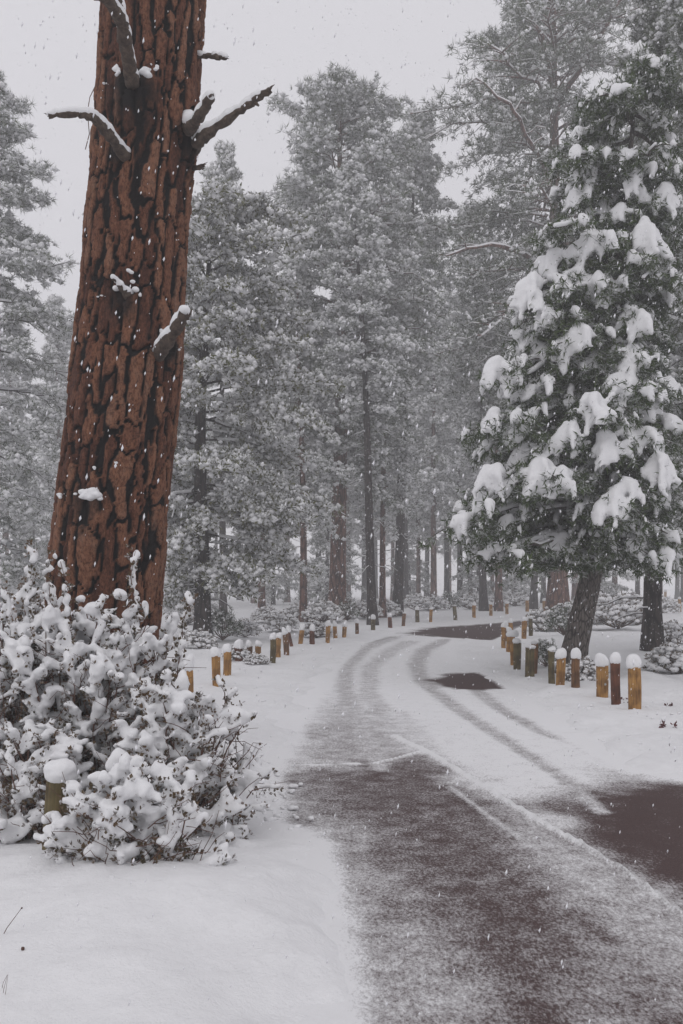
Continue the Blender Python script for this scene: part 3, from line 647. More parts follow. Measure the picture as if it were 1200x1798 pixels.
# ------------------------------------------------------------------ juniper with heavy snow clumps beside the right posts
def finger(mb, gm, c, out, L, r, dens=1):
    """one drooping mitt of snow on a bough tip"""
    n = 6; s = np.linspace(0, 1, n); d = np.array([out[0], out[1], 0]); d /= np.linalg.norm(d)+1e-6
    p = c+np.outer(s*L*.55, d); p[:, 2] -= L*.95*s**1.7; p += np.random.randn(n, 3)*r*.12
    rr = r*(1-.42*s)*np.random.uniform(.88, 1.12, n)
    mb.blobs(p, np.stack([rr, rr, rr*1.12], 1), ICO1, jit=.07)
    # green under the snow
    q = p[1:]-np.array([0, 0, 1])*rr[1:, None]*.75
    gm.append((q, np.tile(d*.25+np.array([0, 0, -.8]), (len(q), 1))))
def clump(mb, gm, c, w, h, outdir, n=None):
    n = n or int(5+w*7)
    for i in range(n):
        a = random.uniform(-1.3, 1.3); ca, sa = math.cos(a), math.sin(a)
        o = np.array([outdir[0]*ca-outdir[1]*sa, outdir[0]*sa+outdir[1]*ca])
        st = c+np.array([o[0]*random.uniform(-.1, .35)*w, o[1]*random.uniform(-.1, .35)*w, random.uniform(.0, .5)*h])
        finger(mb, gm, st, o, h*random.uniform(.45, .85), random.uniform(.055, .105)*min(1.15, .55+w))
    mb.blobs([c+[0, 0, h*.35]], [[w*.28, w*.28, h*.22]], ICO1, jit=.1)
def juniper():
    random.seed(5); np.random.seed(5)
    D0 = 16.4; base = np.array([(1003-600)/F*D0, D0, 0.0]); base[2] = gz(base[0], base[1])-.05
    root = thing('juniper_tree', base, 'leaning grey-barked juniper loaded with thick drooping clumps of snow, beside the right posts', 'tree')
    def L(px, py, D): return P(px, py, D)-base
    ctrl = np.array([L(1000, 1195, 16.4), L(1012, 1130, 16.4), L(1028, 1060, 16.35), L(1045, 980, 16.3), L(1062, 880, 16.3), L(1072, 760, 16.4), L(1078, 620, 16.5), L(1090, 450, 16.6), L(1105, 300, 16.6), L(1120, 110, 16.6)])
    rad = np.array([.29, .23, .205, .18, .14, .12, .10, .075, .05, .015])
    s = np.linspace(0, 9, 46); pts = np.stack([np.interp(s, range(10), ctrl[:, i]) for i in range(3)], 1); rr = np.interp(s, range(10), rad)
    for _ in range(3): pts[1:-1] = pts[1:-1]*.5+(pts[2:]+pts[:-2])*.25
    tm = MB(); tm.tube(pts, rr, 18)
    V = tm.V[0]; V += (fbm(V[:, 0]*14, V[:, 1]*14, V[:, 2]*2.5, 3)[:, None]-.5)*.05*np.array([1, 1, 0])
    tr = link('trunk', tm.mesh('juniper_trunk', M_BARKG), root)
    sn = MB(); gm = []; li = MB(); cen = []; dr = []; ls = MB()
    def bough(px, py, D, w, h, big=True):
        """a bough from the stem out to (px,py,D) with a snow clump of pixel size w,h at its end"""
        e = L(px, py, D); zt = max(1.3, e[2]+random.uniform(-.1, .7)*(1 if e[2] > 3 else .5)); zt = min(zt, 10.6)
        a = np.array([np.interp(zt, pts[:, 2], pts[:, i]) for i in range(3)])
        n = 7; q = np.linspace(0, 1, n)[:, None]; pp = a*(1-q)+e*q; pp[:, 2] += np.sin(q[:, 0]*np.pi)*.18*np.linalg.norm(e-a)*.6; pp[1:-1] += np.random.randn(n-2, 3)*.04
        d = e-a; d[2] = 0; ln = np.linalg.norm(d)+1e-3; d /= ln
        li.tube(pp, np.linspace(.045, .012, n), 6, cap=False)
        sp = pp.copy(); sp[:, 2] += .035; ls.tube(sp[1:], np.linspace(.045, .04, n-1)*random.uniform(.7, 1.1), 6)
        W_, H_ = w/F*D*.86, h/F*D*.80
        if big: clump(sn, gm, e, W_, H_, d)
        # side sprays
        for j in range(11 if big else 7):
            f = random.uniform(.3, 1.0); c = np.array([np.interp(f*(n-1), range(n), pp[:, i]) for i in range(3)])
            an = random.choice([-1, 1])*random.uniform(.5, 1.3); o = np.array([d[0]*math.cos(an)-d[1]*math.sin(an), d[0]*math.sin(an)+d[1]*math.cos(an), 0])
            sl_ = random.uniform(.25, .6)*(.5+.35*ln); s_ = curve_pts(c, o, sl_, .15, .5, 5, .05); li.tube(s_, np.linspace(.014, .005, 5), 4, cap=False)
            for k in range(7):
                f2 = random.uniform(.2, 1.05); c2 = np.array([np.interp(f2*4, range(5), s_[:, i]) for i in range(3)])
                for _ in range(2): cen.append(c2+np.random.randn(3)*.08-[0, 0, .07]); dr.append(o*.4-np.array([0, 0, .35]))
                if random.random() < .45:
                    r = random.choice([.03, .04, .05, .06, .08])*random.uniform(.8, 1.15); finger(sn, gm, c2+[0, 0, .03], o[:2], r*random.uniform(1.4, 3), r)
    BIG = [(940, 525, 15.5, 62, 95), (962, 560, 15.4, 50, 60), (1022, 598, 15.2, 58, 60), (1128, 572, 15.4, 74, 52), (872, 655, 15.2, 60, 70), (905, 668, 15.3, 70, 60), (868, 742, 15.1, 48, 60), (915, 745, 15.2, 56, 56),
           (1037, 728, 14.7, 62, 84), (1000, 770, 14.7, 60, 64), (1062, 788, 14.7, 58, 80), (950, 838, 14.6, 84, 80), (873, 848, 14.8, 78, 66), (985, 850, 14.6, 60, 60), (815, 925, 15.0, 58, 50), (850, 890, 15.0, 44, 48),
           (1140, 775, 14.9, 60, 60), (1155, 835, 14.8, 70, 92), (1100, 868, 14.6, 50, 60), (1075, 890, 14.5, 60, 62), (1050, 905, 14.5, 46, 44), (1135, 425, 15.6, 64, 82), (1035, 432, 15.7, 70, 66), (975, 465, 15.8, 60, 56),
           (1115, 325, 15.9, 54, 60), (1165, 350, 15.9, 50, 60), (1065, 172, 16.3, 40, 50), (1125, 92, 16.5, 36, 34), (1130, 140, 16.4, 34, 36), (1100, 170, 16.3, 30, 34), (1145, 690, 15.4, 44, 40), (1108, 640, 15.3, 40, 44),
           (1168, 965, 15.2, 44, 60), (1125, 950, 15.2, 44, 46), (1020, 240, 16.2, 44, 40), (1180, 300, 16.0, 50, 50), (1090, 380, 15.9, 50, 44), (1010, 350, 16.1, 50, 40), (925, 800, 15.2, 50, 44), (1105, 785, 15.2, 44, 44), (1175, 745, 15.4, 40, 40),
           (895, 925, 15.2, 40, 40), (955, 620, 15.8, 50, 40), (1060, 520, 15.6, 50, 44), (1170, 480, 15.8, 44, 40)]
    for b in BIG: bough(*b)
    for i in range(132):
        py = 60+925*random.random()**.62; wl = np.interp(py, [50, 200, 300, 500, 650, 850, 960, 1000], [20, 75, 115, 150, 200, 240, 230, 150]); wr = np.interp(py, [50, 300, 500, 850, 1000], [105, 130, 135, 130, 120])
        cx = np.interp(py, [100, 500, 1000], [1110, 1078, 1040]); a = random.uniform(-1, 1); px = cx+(a*wl if a < 0 else a*wr)
        bough(px, py, 16.4+random.uniform(-1.4, 1.4), random.uniform(22, 46), random.uniform(24, 46), big=(random.random() < .62 and py < 930))
    # green skirt under the lowest boughs
    for i in range(40):
        bough(random.uniform(835, 1185), random.uniform(915, 990), 16.4+random.uniform(-1.5, 1.3), 20, 20, big=False)
    lm = MB(); cen_ = np.array(cen); lm.needles(cen_, np.array(dr), 7, .13, .028, spread=.6)
    q = np.concatenate([a for a, b in gm]); qd = np.concatenate([b for a, b in gm]); lm.needles(q, qd, 3, .12, .024, spread=.5)
    for V in sn.V: V += np.stack([fbm(V[:, 0]*11+i*9, V[:, 1]*11, V[:, 2]*11, 3) for i in range(3)], 1)*.085-.042
    link('limbs', li.mesh('juniper_limbs', M_BARKG), root, kind='stuff')
    c = link('crown', lm.mesh('juniper_crown', M_JUNI, smooth=False), root, kind='stuff')
    link('snow_load', remesh(sn, .048, 'juniper_snow', M_SNOW, 1), c, kind='stuff')
    link('snow_on_limbs', ls.mesh('juniper_limb_snow', M_SNOW), root, kind='stuff')
juniper()

# ------------------------------------------------------------------ near bushes
def make_bush(w, d, h, seed, nst=26, ltw=8, blob=.0240, voxel=.0132, leaves=6, shoots=0, hollow=.25, spread=1.0):
    random.seed(seed); np.random.seed(seed)
    st = MB(); sn = MB(); lf_c = []; lf_d = []; bc = []; br = []
    for i in range(nst):
        az = i*2.4+random.gauss(0, .3); rr = math.sqrt((i+.5)/nst)
        tip = np.array([math.cos(az)*rr*w/2*spread, math.sin(az)*rr*d/2*spread, h*(random.uniform(.72, 1.0)*(1-.45*rr**2.2))])
        if rr > .75 and random.random() < .6: tip = tip*[1.12, 1.12, random.uniform(.12, .7)]
        b0 = np.array([tip[0]*.22, tip[1]*.22, -.05]); n = 7; s = np.linspace(0, 1, n)
        p = b0[None]+(tip-b0)[None]*s[:, None]; p[:, :2] = b0[:2]+(tip-b0)[:2]*(s[:, None]**.8); p += np.random.randn(n, 3)*.015*s[:, None]*2
        st.tube(p, np.linspace(.010, .0035, n), 5, cap=False)
        def leafy_twig(p0, dirv, L):
            m = 5; q = curve_pts(p0, dirv, L, 0, random.uniform(-.1, .25), m, .05); st.tube(q, np.linspace(.0035, .0016, m), 4, cap=False)
            for k in range(leaves):
                f = random.uniform(.2, 1); c = np.array([np.interp(f*(m-1), range(m), q[:, a]) for a in range(3)]); lf_c.append(c+np.random.randn(3)*.012); lf_d.append(dirv)
            r = blob*.80*math.exp(random.gauss(0, .28)); f0 = random.uniform(.0, .35); k = max(3, int(L*(1-f0)/(r*.62)))
            for u_ in np.linspace(0, 1, k):
                f = f0+(1.03-f0)*u_; c = np.array([np.interp(f*(m-1), range(m), q[:, a]) for a in range(3)])
                rr_ = r*(.72+.6*math.sin(u_*math.pi)**.7)*random.uniform(.82, 1.2)
                bc.append(c+[random.gauss(0, r*.22), random.gauss(0, r*.22), rr_*.6]); br.append([rr_*random.uniform(.85, 1.2), rr_*random.uniform(.85, 1.1), rr_*random.uniform(.7, 1.05)])
        for j in range(ltw):
            f = random.uniform(.35, 1.0) if j else 1.0; c = np.array([np.interp(f*(n-1), range(n), p[:, a]) for a in range(3)])
            dv = np.array([c[0]*.9/w+random.gauss(0, .5), c[1]*.9/d+random.gauss(0, .5), random.uniform(.2, 1.0)]); dv /= np.linalg.norm(dv)
            leafy_twig(c, dv, random.uniform(.09, .22)*(.6+h*.35))
    for i in range(shoots):
        az = random.random()*6.28; rr = random.uniform(.2, .8); b0 = np.array([math.cos(az)*rr*w/2, math.sin(az)*rr*d/2, h*.55]); L = random.uniform(.45, .75)*h*(1-.3*rr)
        p = curve_pts(b0, np.array([math.cos(az)*.15, math.sin(az)*.15, 1]), L, 0, 0, 7, .03); st.tube(p, np.linspace(.005, .002, 7), 5, cap=False)
        for f in np.arange(.10, 1.03, .055):
            c = np.array([np.interp(f*6, range(7), p[:, a]) for a in range(3)]); r = random.uniform(.017, .028)*(1.25 if f > .95 else 1); bc.append(c+np.random.randn(3)*.014); br.append([r, r, r*1.15])
            for _ in range(3): lf_c.append(c+np.random.randn(3)*.02); lf_d.append(np.array([0, 0, 1.]))
    # bare red twigs poking out of the snow
    for i in range(int(nst*3.0)):
        az = random.random()*6.28; rr = random.uniform(.5, 1.0); c = np.array([math.cos(az)*rr*w/2, math.sin(az)*rr*d/2, h*(.95-.5*rr**2)*random.uniform(.35, 1)])
        dv = np.array([math.cos(az)*.7, math.sin(az)*.7, random.uniform(-.1, 1.3)])+np.random.randn(3)*.4; dv /= np.linalg.norm(dv)
        q = curve_pts(c-dv*.1, dv, random.uniform(.15, .34), 0, random.uniform(-.2, .3), 5, .05); st.tube(q, np.linspace(.003, .0013, 5), 4, cap=False)
    sn.blobs(bc, np.array(br), ICO1, jit=.16)
    for V in sn.V: V += np.stack([fbm(V[:, 0]*28+i*9, V[:, 1]*28, V[:, 2]*28, 3) for i in range(3)], 1)*.040-.020
    lm = MB(); lm.needles(np.array(lf_c), np.array(lf_d), 5, .030, .0085, spread=.8, twoside=True)
    # dark inner leaf litter and stems
    ni = int(nst*7); a = np.random.rand(ni)*6.28; r_ = np.sqrt(np.random.rand(ni))*.42; c = np.stack([np.cos(a)*r_*w, np.sin(a)*r_*d, h*np.random.uniform(.05, .72, ni)*(1-.9*r_)], 1)
    lm.needles(c, np.tile([0, 0, .3], (ni, 1)), 7, .034, .010, spread=1.0, twoside=True)
    return dict(stems=st.mesh('bush_stems', M_TWIG), leaves=lm.mesh('bush_leaves', M_SHRUB, smooth=False), snow=remesh(sn, voxel, 'bush_snow', M_SNOW, 2))
def place_bush(p, x, y, label, name='manzanita_bush', rz=0, s=1.0, group=None, sz=None, cat='bush'):
    o = thing(name, (x, y, gz(x, y)-.03), label, cat, group, rz); o.scale = (s, s, sz or s)
    a = link('stems', p['stems'], o, kind='stuff'); link('leaves', p['leaves'], a, kind='stuff'); link('snow_load', p['snow'], o, kind='stuff'); return o
def X(px, D): return (px-600)/F*D
b1 = make_bush(1.55, 1.1, 1.55, 41, nst=84, ltw=12, shoots=9); place_bush(b1, X(165, 6.25), 6.25, 'tall snow-caked bush in front of the foot of the massive red trunk')
b2 = make_bush(1.0, .9, 1.0, 42, nst=46, ltw=11, voxel=.0155, shoots=2); place_bush(b2, X(318, 5.85), 5.85, 'snow-caked bush with a bare forked stem, right side of the thicket by the road')
b3 = make_bush(.74, .6, .66, 43, nst=36, ltw=12); place_bush(b3, X(232, 4.74), 4.74, 'low snowy bush in front of the thicket, right of the near post')
b4 = make_bush(1.0, .9, 1.5, 44, nst=44, ltw=10, voxel=.0155, shoots=6); place_bush(b4, X(-10, 6.2), 6.2, 'snow-caked bush cut off by the left edge beside the near post')
b5 = make_bush(.6, .45, .75, 45, nst=22, ltw=10, voxel=.0155); place_bush(b5, X(70, 5.6), 5.6, 'small snowy bush just behind the near split post')
b6 = make_bush(.9, .7, .72, 46, nst=28, ltw=10, voxel=.0155); place_bush(b6, X(285, 7.0), 7.0, 'snowy bush at the back of the thicket half burying a post')

# ------------------------------------------------------------------ mid-distance shrubs
def make_shrub(w, h, seed, green=False, n=220):
    random.seed(seed); np.random.seed(seed)
    st = MB(); sn = MB(); lm = MB()
    for i in range(26):
        az = i*2.4; rr = math.sqrt((i+.5)/26); tip = np.array([math.cos(az)*rr*w/2, math.sin(az)*rr*w/2, h*random.uniform(.7, 1)*(1-.4*rr*rr)])
        q = np.linspace(0, 1, 5)[:, None]; p = tip*.1*(1-q)+tip*q; p[:, :2] = tip[:2]*(q**.7); st.tube(p, np.linspace(.014, .004, 5), 4, cap=False)
    a = np.random.rand(n)*6.28; r = np.sqrt(np.random.rand(n)); z = h*(1-.55*r**2)*np.random.uniform(.35, 1.02, n)
    c = np.stack([np.cos(a)*r*w/2, np.sin(a)*r*w/2, z], 1)
    lm.needles(c, np.tile([0, 0, .5], (n, 1)), 16 if green else 10, .11, .016, spread=.8, twoside=not green)
    k = np.random.rand(n) < (.45 if green else .9); s_ = np.random.uniform(.035, .085, k.sum())*(1 if not green else .6)
    sn.blobs(c[k]+[0, 0, .03], np.stack([s_*1.2, s_*1.1, s_*.75], 1), ICO1, jit=.2)
    return dict(stems=st.mesh('shrub_stems', M_TWIG), leaves=lm.mesh('shrub_leaves', M_JUNI if green else M_SHRUB, smooth=False), snow=sn.mesh('shrub_snow', M_SNOWT))
s1 = make_shrub(1.3, .7, 51); s2 = make_shrub(1.7, .85, 52, n=300); s3 = make_shrub(1.2, 1.1, 53, True, 260)
SH = [(392, 1128, 2, .95, 'green shrub with little snow right beside the oak stem'), (430, 1120, 0, .8, 'snowy shrub behind the second pair of left posts'), (350, 1140, 0, .7, 'low snowy shrub at the foot of the oak'),
      (415, 1165, 0, .45, 'small snowy shrub right of the golden pair of left posts'), (450, 1168, 1, .3, 'tiny snow-covered shrub in front of the two buried left posts'), (495, 1112, 0, .9, 'snowy shrub behind the leaning left posts'),
      (470, 1098, 1, .8, 'broad snowy shrub in the open snow behind the left posts'), (556, 1118, 0, .8, 'snowy shrub between the slim dark trunk and the posts'), (520, 1090, 0, 1.0, 'snow-topped shrub left of the slim dark trunk'),
      (566, 1096, 1, 1.1, 'snowy shrub at the left foot of the thick reddish trunk'), (610, 1094, 2, .9, 'greenish shrub at the right foot of the thick reddish trunk'), (640, 1090, 1, 1.0, 'snowy shrub left of the dark trunk at the bend'),
      (675, 1084, 0, 1.3, 'snowy shrub between the two dark trunks at the bend'), (730, 1074, 1, 1.3, 'snowy shrub behind the far posts, left end of the hedge'), (765, 1073, 0, 1.4, 'snowy shrub in the hedge behind the far posts, below the reddish hazy trunk'),
      (790, 1072, 2, 1.2, 'darker shrub in the hedge behind the mossy far post'), (825, 1072, 1, 1.3, 'snowy shrub in the hedge left of the two side-by-side trunks'), (868, 1070, 0, 1.3, 'snowy shrub between the two side-by-side trunks'),
      (905, 1066, 1, 1.5, 'snowy shrub behind the far road end, left of the leaning dark trunk'), (990, 1120, 2, 1.0, 'green juniper shrub at the left foot of the leaning grey trunk'), (955, 1108, 0, 1.2, 'snowy shrub behind the bent line of right posts'),
      (1000, 1098, 1, 1.1, 'snowy shrub at the foot of the thickest red-brown trunk'), (960, 1172, 2, .55, 'dark low shrub between the right posts'), (1025, 1198, 0, .6, 'twiggy low shrub behind the two posts under the leaning trunk'),
      (1085, 1108, 1, 1.5, 'wide rounded snowy shrub between the leaning trunk and the dark right trunk'), (1060, 1096, 1, 1.4, 'snowy shrub behind the wide rounded one'), (1120, 1100, 0, 1.1, 'snowy shrub left of the dark right trunk'),
      (1180, 1130, 0, .9, 'twiggy snowy shrub right of the dark right trunk'), (1190, 1184, 0, .85, 'snowy shrub at the right edge above the nearest right post'), (1160, 1080, 1, 1.3, 'snowy shrub below the farthest right posts'), (1040, 1072, 1, 1.7, 'snowy shrub behind the far right posts'),
      (1110, 1070, 0, 1.8, 'snow mound shrub between the far right posts'), (330, 1100, 1, 1.0, 'snowy shrub half hidden behind the massive red trunk'), (60, 1090, 1, 1.6, 'snowy shrub left of the massive red trunk'), (20, 1075, 0, 2.0, 'big snowy shrub at the left edge behind the thicket')]
for i, (px, py, k, s, lab) in enumerate(SH):
    g = G(px, py); place_bush((s1, s2, s3)[k], g[0], g[1], lab, 'snowy_shrub', i*1.7, s, 'snow-covered shrubs beside the road', cat='shrub')

# ------------------------------------------------------------------ posts
def wood(name, a, b_, c):
    m, t, b = new_mat(name)
    tc = N(t, 'ShaderNodeTexCoord'); mp = N(t, 'ShaderNodeMapping'); mp.inputs['Scale'].default_value = (1, 1, .08); t.links.new(tc.outputs['Object'], mp.inputs[0])
    oi = N(t, 'ShaderNodeObjectInfo'); va = N(t, 'ShaderNodeVectorMath', operation='ADD'); t.links.new(mp.outputs[0], va.inputs[0]); t.links.new(oi.outputs['Random'], va.inputs[1])
    n1 = N(t, 'ShaderNodeTexNoise', Scale=55.0, Detail=6.0, Roughness=.7); t.links.new(va.outputs[0], n1.inputs['Vector'])
    n2 = N(t, 'ShaderNodeTexNoise', Scale=6.0, Detail=3.0); t.links.new(tc.outputs['Object'], n2.inputs['Vector'])
    r = ramp(t, [(.3, a), (.5, b_), (.72, c)]); t.links.new(n1.outputs[0], r.inputs[0])
    r2 = ramp(t, [(.38, (.28, .22, .2)), (.56, (1, 1, 1))]); t.links.new(n2.outputs[0], r2.inputs[0])
    mu = N(t, 'ShaderNodeMix', data_type='RGBA', blend_type='MULTIPLY'); mu.inputs[0].default_value = .6; t.links.new(r.outputs[0], mu.inputs[6]); t.links.new(r2.outputs[0], mu.inputs[7])
    t.links.new(mu.outputs[2], b.inputs['Base Color']); b.inputs['Roughness'].default_value = .75; b.inputs['Specular IOR Level'].default_value = .3
    bp = N(t, 'ShaderNodeBump', Strength=.6, Distance=.01); t.links.new(n1.outputs[0], bp.inputs['Height']); t.links.new(bp.outputs[0], b.inputs['Normal'])
    return m
WOODS = {'golden': wood('golden_wood', (.13, .058, .018), (.36, .185, .05), (.47, .27, .09)), 'brown': wood('brown_wood', (.05, .025, .012), (.17, .08, .03), (.25, .13, .055)),
         'red': wood('red_brown_wood', (.05, .018, .010), (.13, .045, .022), (.20, .08, .04)), 'mossy': wood('mossy_wood', (.045, .038, .018), (.12, .095, .04), (.18, .13, .06))}
def post_mesh(seed, h, r):
    rs = np.random.RandomState(seed); k = 20; nz = 14; z = np.linspace(-.2, h, nz); th = np.arange(k)/k*2*np.pi
    sq = 1+.06*np.cos(4*th+rs.rand()*6)+.05*np.cos(2*th+rs.rand()*6)+.035*rs.randn(k)
    V = []
    for i, q in enumerate(z):
        rr = r*(1+.05*math.sin(q*5+seed))*sq; V.append(np.stack([rr*np.cos(th)+.01*math.sin(q*4+seed), rr*np.sin(th), np.full(k, q)], 1))
    tilt = rs.randn()*.12; V[-1][:, 2] += V[-1][:, 0]*tilt+rs.randn(k)*.003
    V.append(V[-1]*[.9, .9, 1]+[0, 0, .006]); V.append(V[-1].mean(0)[None]+[0, 0, .003])
    V = np.concatenate(V); T = []
    for i in range(nz):
        for j in range(k):
            a, b = i*k+j, i*k+(j+1) % k; T += [[a, b, b+k], [a, b+k, a+k]]
    e = nz*k; T += [[e+j, e+(j+1) % k, e+k] for j in range(k)]
    m = MB(); m.add(V, T); return m
def cap_mesh(seed, r, h):
    """dome of snow that bulges over the post top"""
    rs = np.random.RandomState(seed); k = 22; n = 12; th = np.arange(k)/k*2*np.pi; V = []
    pr = [(.80, -.015), (1.02, -.012), (1.16, .01), (1.22, .25*h), (1.2, .45*h), (1.1, .66*h), (.92, .83*h), (.66, .94*h), (.34, .995*h)]
    pa, pb = rs.rand(2)*6
    for (q, z) in pr:
        rr = r*q*(1+.05*np.cos(2*th+pa)+.04*np.cos(3*th+pb)+.012*rs.randn(k)); V.append(np.stack([rr*np.cos(th), rr*np.sin(th), np.full(k, z)+.012*np.cos(th+pa)*(z > .02)+rs.randn(k)*.004*(z < .02)], 1))
    V.append(np.array([[0, 0, h*1.0]])); V.append(np.array([[0, 0, -.005]])); V = np.concatenate(V); V[:, 0] += r*.22*(V[:, 2]/h)**2*rs.randn(); V[:, 1] += r*.15*(V[:, 2]/h)**2*rs.randn(); V[:, 2] *= 1+.25*rs.randn()*V[:, 0]/r*.4
    T = []; m_ = len(pr)
    for i in range(m_-1):
        for j in range(k): a, b = i*k+j, i*k+(j+1) % k; T += [[a, b, b+k], [a, b+k, a+k]]
    e = (m_-1)*k; T += [[e+j, e+(j+1) % k, m_*k] for j in range(k)]+[[(j+1) % k, j, m_*k+1] for j in range(k)]
    m = MB(); m.add(V, T); return m
# px, wood top row, base row, width px, cap height px, tint, lean, label
POSTS = [
 (330, 1176, 1240, 17, 26, 'golden', 0, 'brown post half buried in the thicket, its top just showing'),
 (382, 1152, 1212, 16, 16, 'golden', -.05, 'left front post of the golden pair at the edge of the left snowbank'),
 (398, 1144, 1192, 13, 14, 'golden', .05, 'right rear post of the golden pair at the left snowbank'),
 (420, 1145, 1166, 14, 15, 'red', 0, 'nearly buried reddish post with a snow cap, next after the golden pair'),
 (438, 1138, 1162, 10, 11, 'brown', 0, 'short dark post next to the nearly buried one'),
 (454, 1134, 1162, 11, 9, 'golden', 0, 'short straight light post beside the short dark one'),
 (479, 1122, 1166, 10, 11, 'mossy', 0, 'dark greenish post of the touching pair midway along the left row'),
 (488, 1120, 1155, 11, 9, 'golden', .04, 'golden post of the touching pair midway along the left row'),
 (504, 1113, 1150, 10, 11, 'brown', -.12, 'dark post leaning left, first of the leaning pair'),
 (512, 1109, 1141, 7, 11, 'red', -.16, 'thin red post leaning left behind the dark leaning one'),
 (528, 1106, 1136, 8, 12, 'golden', .10, 'light post leaning right, after the leaning pair'),
 (548, 1107, 1135, 9, 11, 'red', .02, 'upright red-brown post below the slim dark trunk'),
 (576, 1099, 1129, 8, 10, 'golden', .02, 'first of three close posts below the thick reddish trunk'),
 (589, 1099, 1122, 7, 9, 'golden', -.03, 'second of three close posts below the thick reddish trunk'),
 (605, 1100, 1119, 8, 10, 'golden', 0, 'third of three close posts below the thick reddish trunk'),
 (627, 1094, 1114, 7, 8, 'brown', 0, 'small snow-specked post half in a shrub, right of the three close ones'),
 (656, 1087, 1109, 8, 8, 'mossy', 0, 'mossy post standing directly before the dark trunk at the bend'),
 (685, 1083, 1105, 7, 7, 'red', 0, 'reddish post between the two dark trunks at the bend'),
 (709, 1077, 1099, 6, 2, 'brown', 0, 'bare-topped post just right of the black leaning trunk'),
 (733, 1071, 1093, 7, 6, 'mossy', 0, 'snow-based post at the start of the far bend'),
 (757, 1070, 1093, 6, 4, 'golden', 0, 'golden post below the reddish hazy trunk'),
 (800, 1064, 1089, 7, 2, 'mossy', -.05, 'dark mossy capless post leaning slightly, middle of the far row'),
 (833, 1063, 1086, 7, 5, 'golden', 0, 'golden post left of the two side-by-side trunks'),
 (862, 1061, 1082, 6, 4, 'golden', 0, 'golden post standing before the two side-by-side trunks'),
 (891, 1060, 1080, 6, 5, 'golden', 0, 'golden post right of the two side-by-side trunks'),
 (926, 1054, 1076, 6, 5, 'golden', 0, 'far post just left of the dark leaning trunk'),
 (957, 1055, 1075, 7, 5, 'golden', 0, 'far post touching the left side of the thickest red-brown trunk'),
 (1115, 1171, 1253, 22, 23, 'golden', 0, 'nearest and rightmost post of the right row, broad and yellowish'),
 (1083, 1164, 1241, 17, 18, 'red', 0, 'dark red-brown post between the two yellowish nearest right posts'),
 (1058, 1168, 1232, 20, 20, 'golden', 0, 'third post from the right end of the right row, pale disc on it'),
 (1011, 1155, 1219, 15, 17, 'brown', .01, 'slim dark brown post under the leaning grey trunk'),
 (984, 1155, 1213, 17, 17, 'golden', 0, 'golden post next to the slim dark one, left of the leaning grey trunk'),
 (969, 1143, 1204, 12, 7, 'mossy', 0, 'dark mossy post with barely any snow, just behind the golden one'),
 (938, 1130, 1186, 11, 5, 'brown', .02, 'taller rear post of the broad dark pair in the middle of the right row'),
 (930, 1137, 1193, 15, 4, 'mossy', .03, 'broad front post of the dark pair in the middle of the right row'),
 (909, 1128, 1176, 13, 7, 'mossy', 0, 'front mossy post of the bunched posts inside the bend'),
 (901, 1117, 1168, 10, 10, 'golden', 0, 'post under the widest flat snow cap inside the bend'),
 (894, 1108, 1150, 9, 8, 'golden', -.02, 'golden post left of the widest snow cap inside the bend'),
 (884, 1101, 1139, 8, 9, 'golden', 0, 'leftmost post of the bunch inside the bend'),
 (889, 1099, 1129, 7, 9, 'brown', 0, 'brown post peeping out behind the leftmost one of the bunch'),
 (898, 1093, 1122, 7, 7, 'golden', 0, 'post standing behind the bunch against the dark road'),
 (921, 1090, 1121, 9, 7, 'golden', 0, 'golden post before the far dark road, left of a mossy one'),
 (932, 1086, 1117, 7, 4, 'mossy', 0, 'mossy post next to the golden one before the far dark road'),
 (1012, 1049, 1063, 5, 3, 'golden', 0, 'tiny far post left of the leaning grey trunk'),
 (1068, 1047, 1059, 5, 2, 'golden', 0, 'first far post right of the leaning grey trunk'),
 (1095, 1043, 1061, 5, 2, 'golden', 0, 'second far post right of the leaning grey trunk'),
 (1112, 1042, 1059, 5, 2, 'red', 0, 'third far post right of the leaning grey trunk, reddish'),
 (1169, 1039, 1053, 5, 4, 'golden', 0, 'far post right of the dark right trunk with a snow cap'),
 (1194, 1052, 1076, 5, 4, 'golden', 0, 'far post at the right edge below the capped one')]
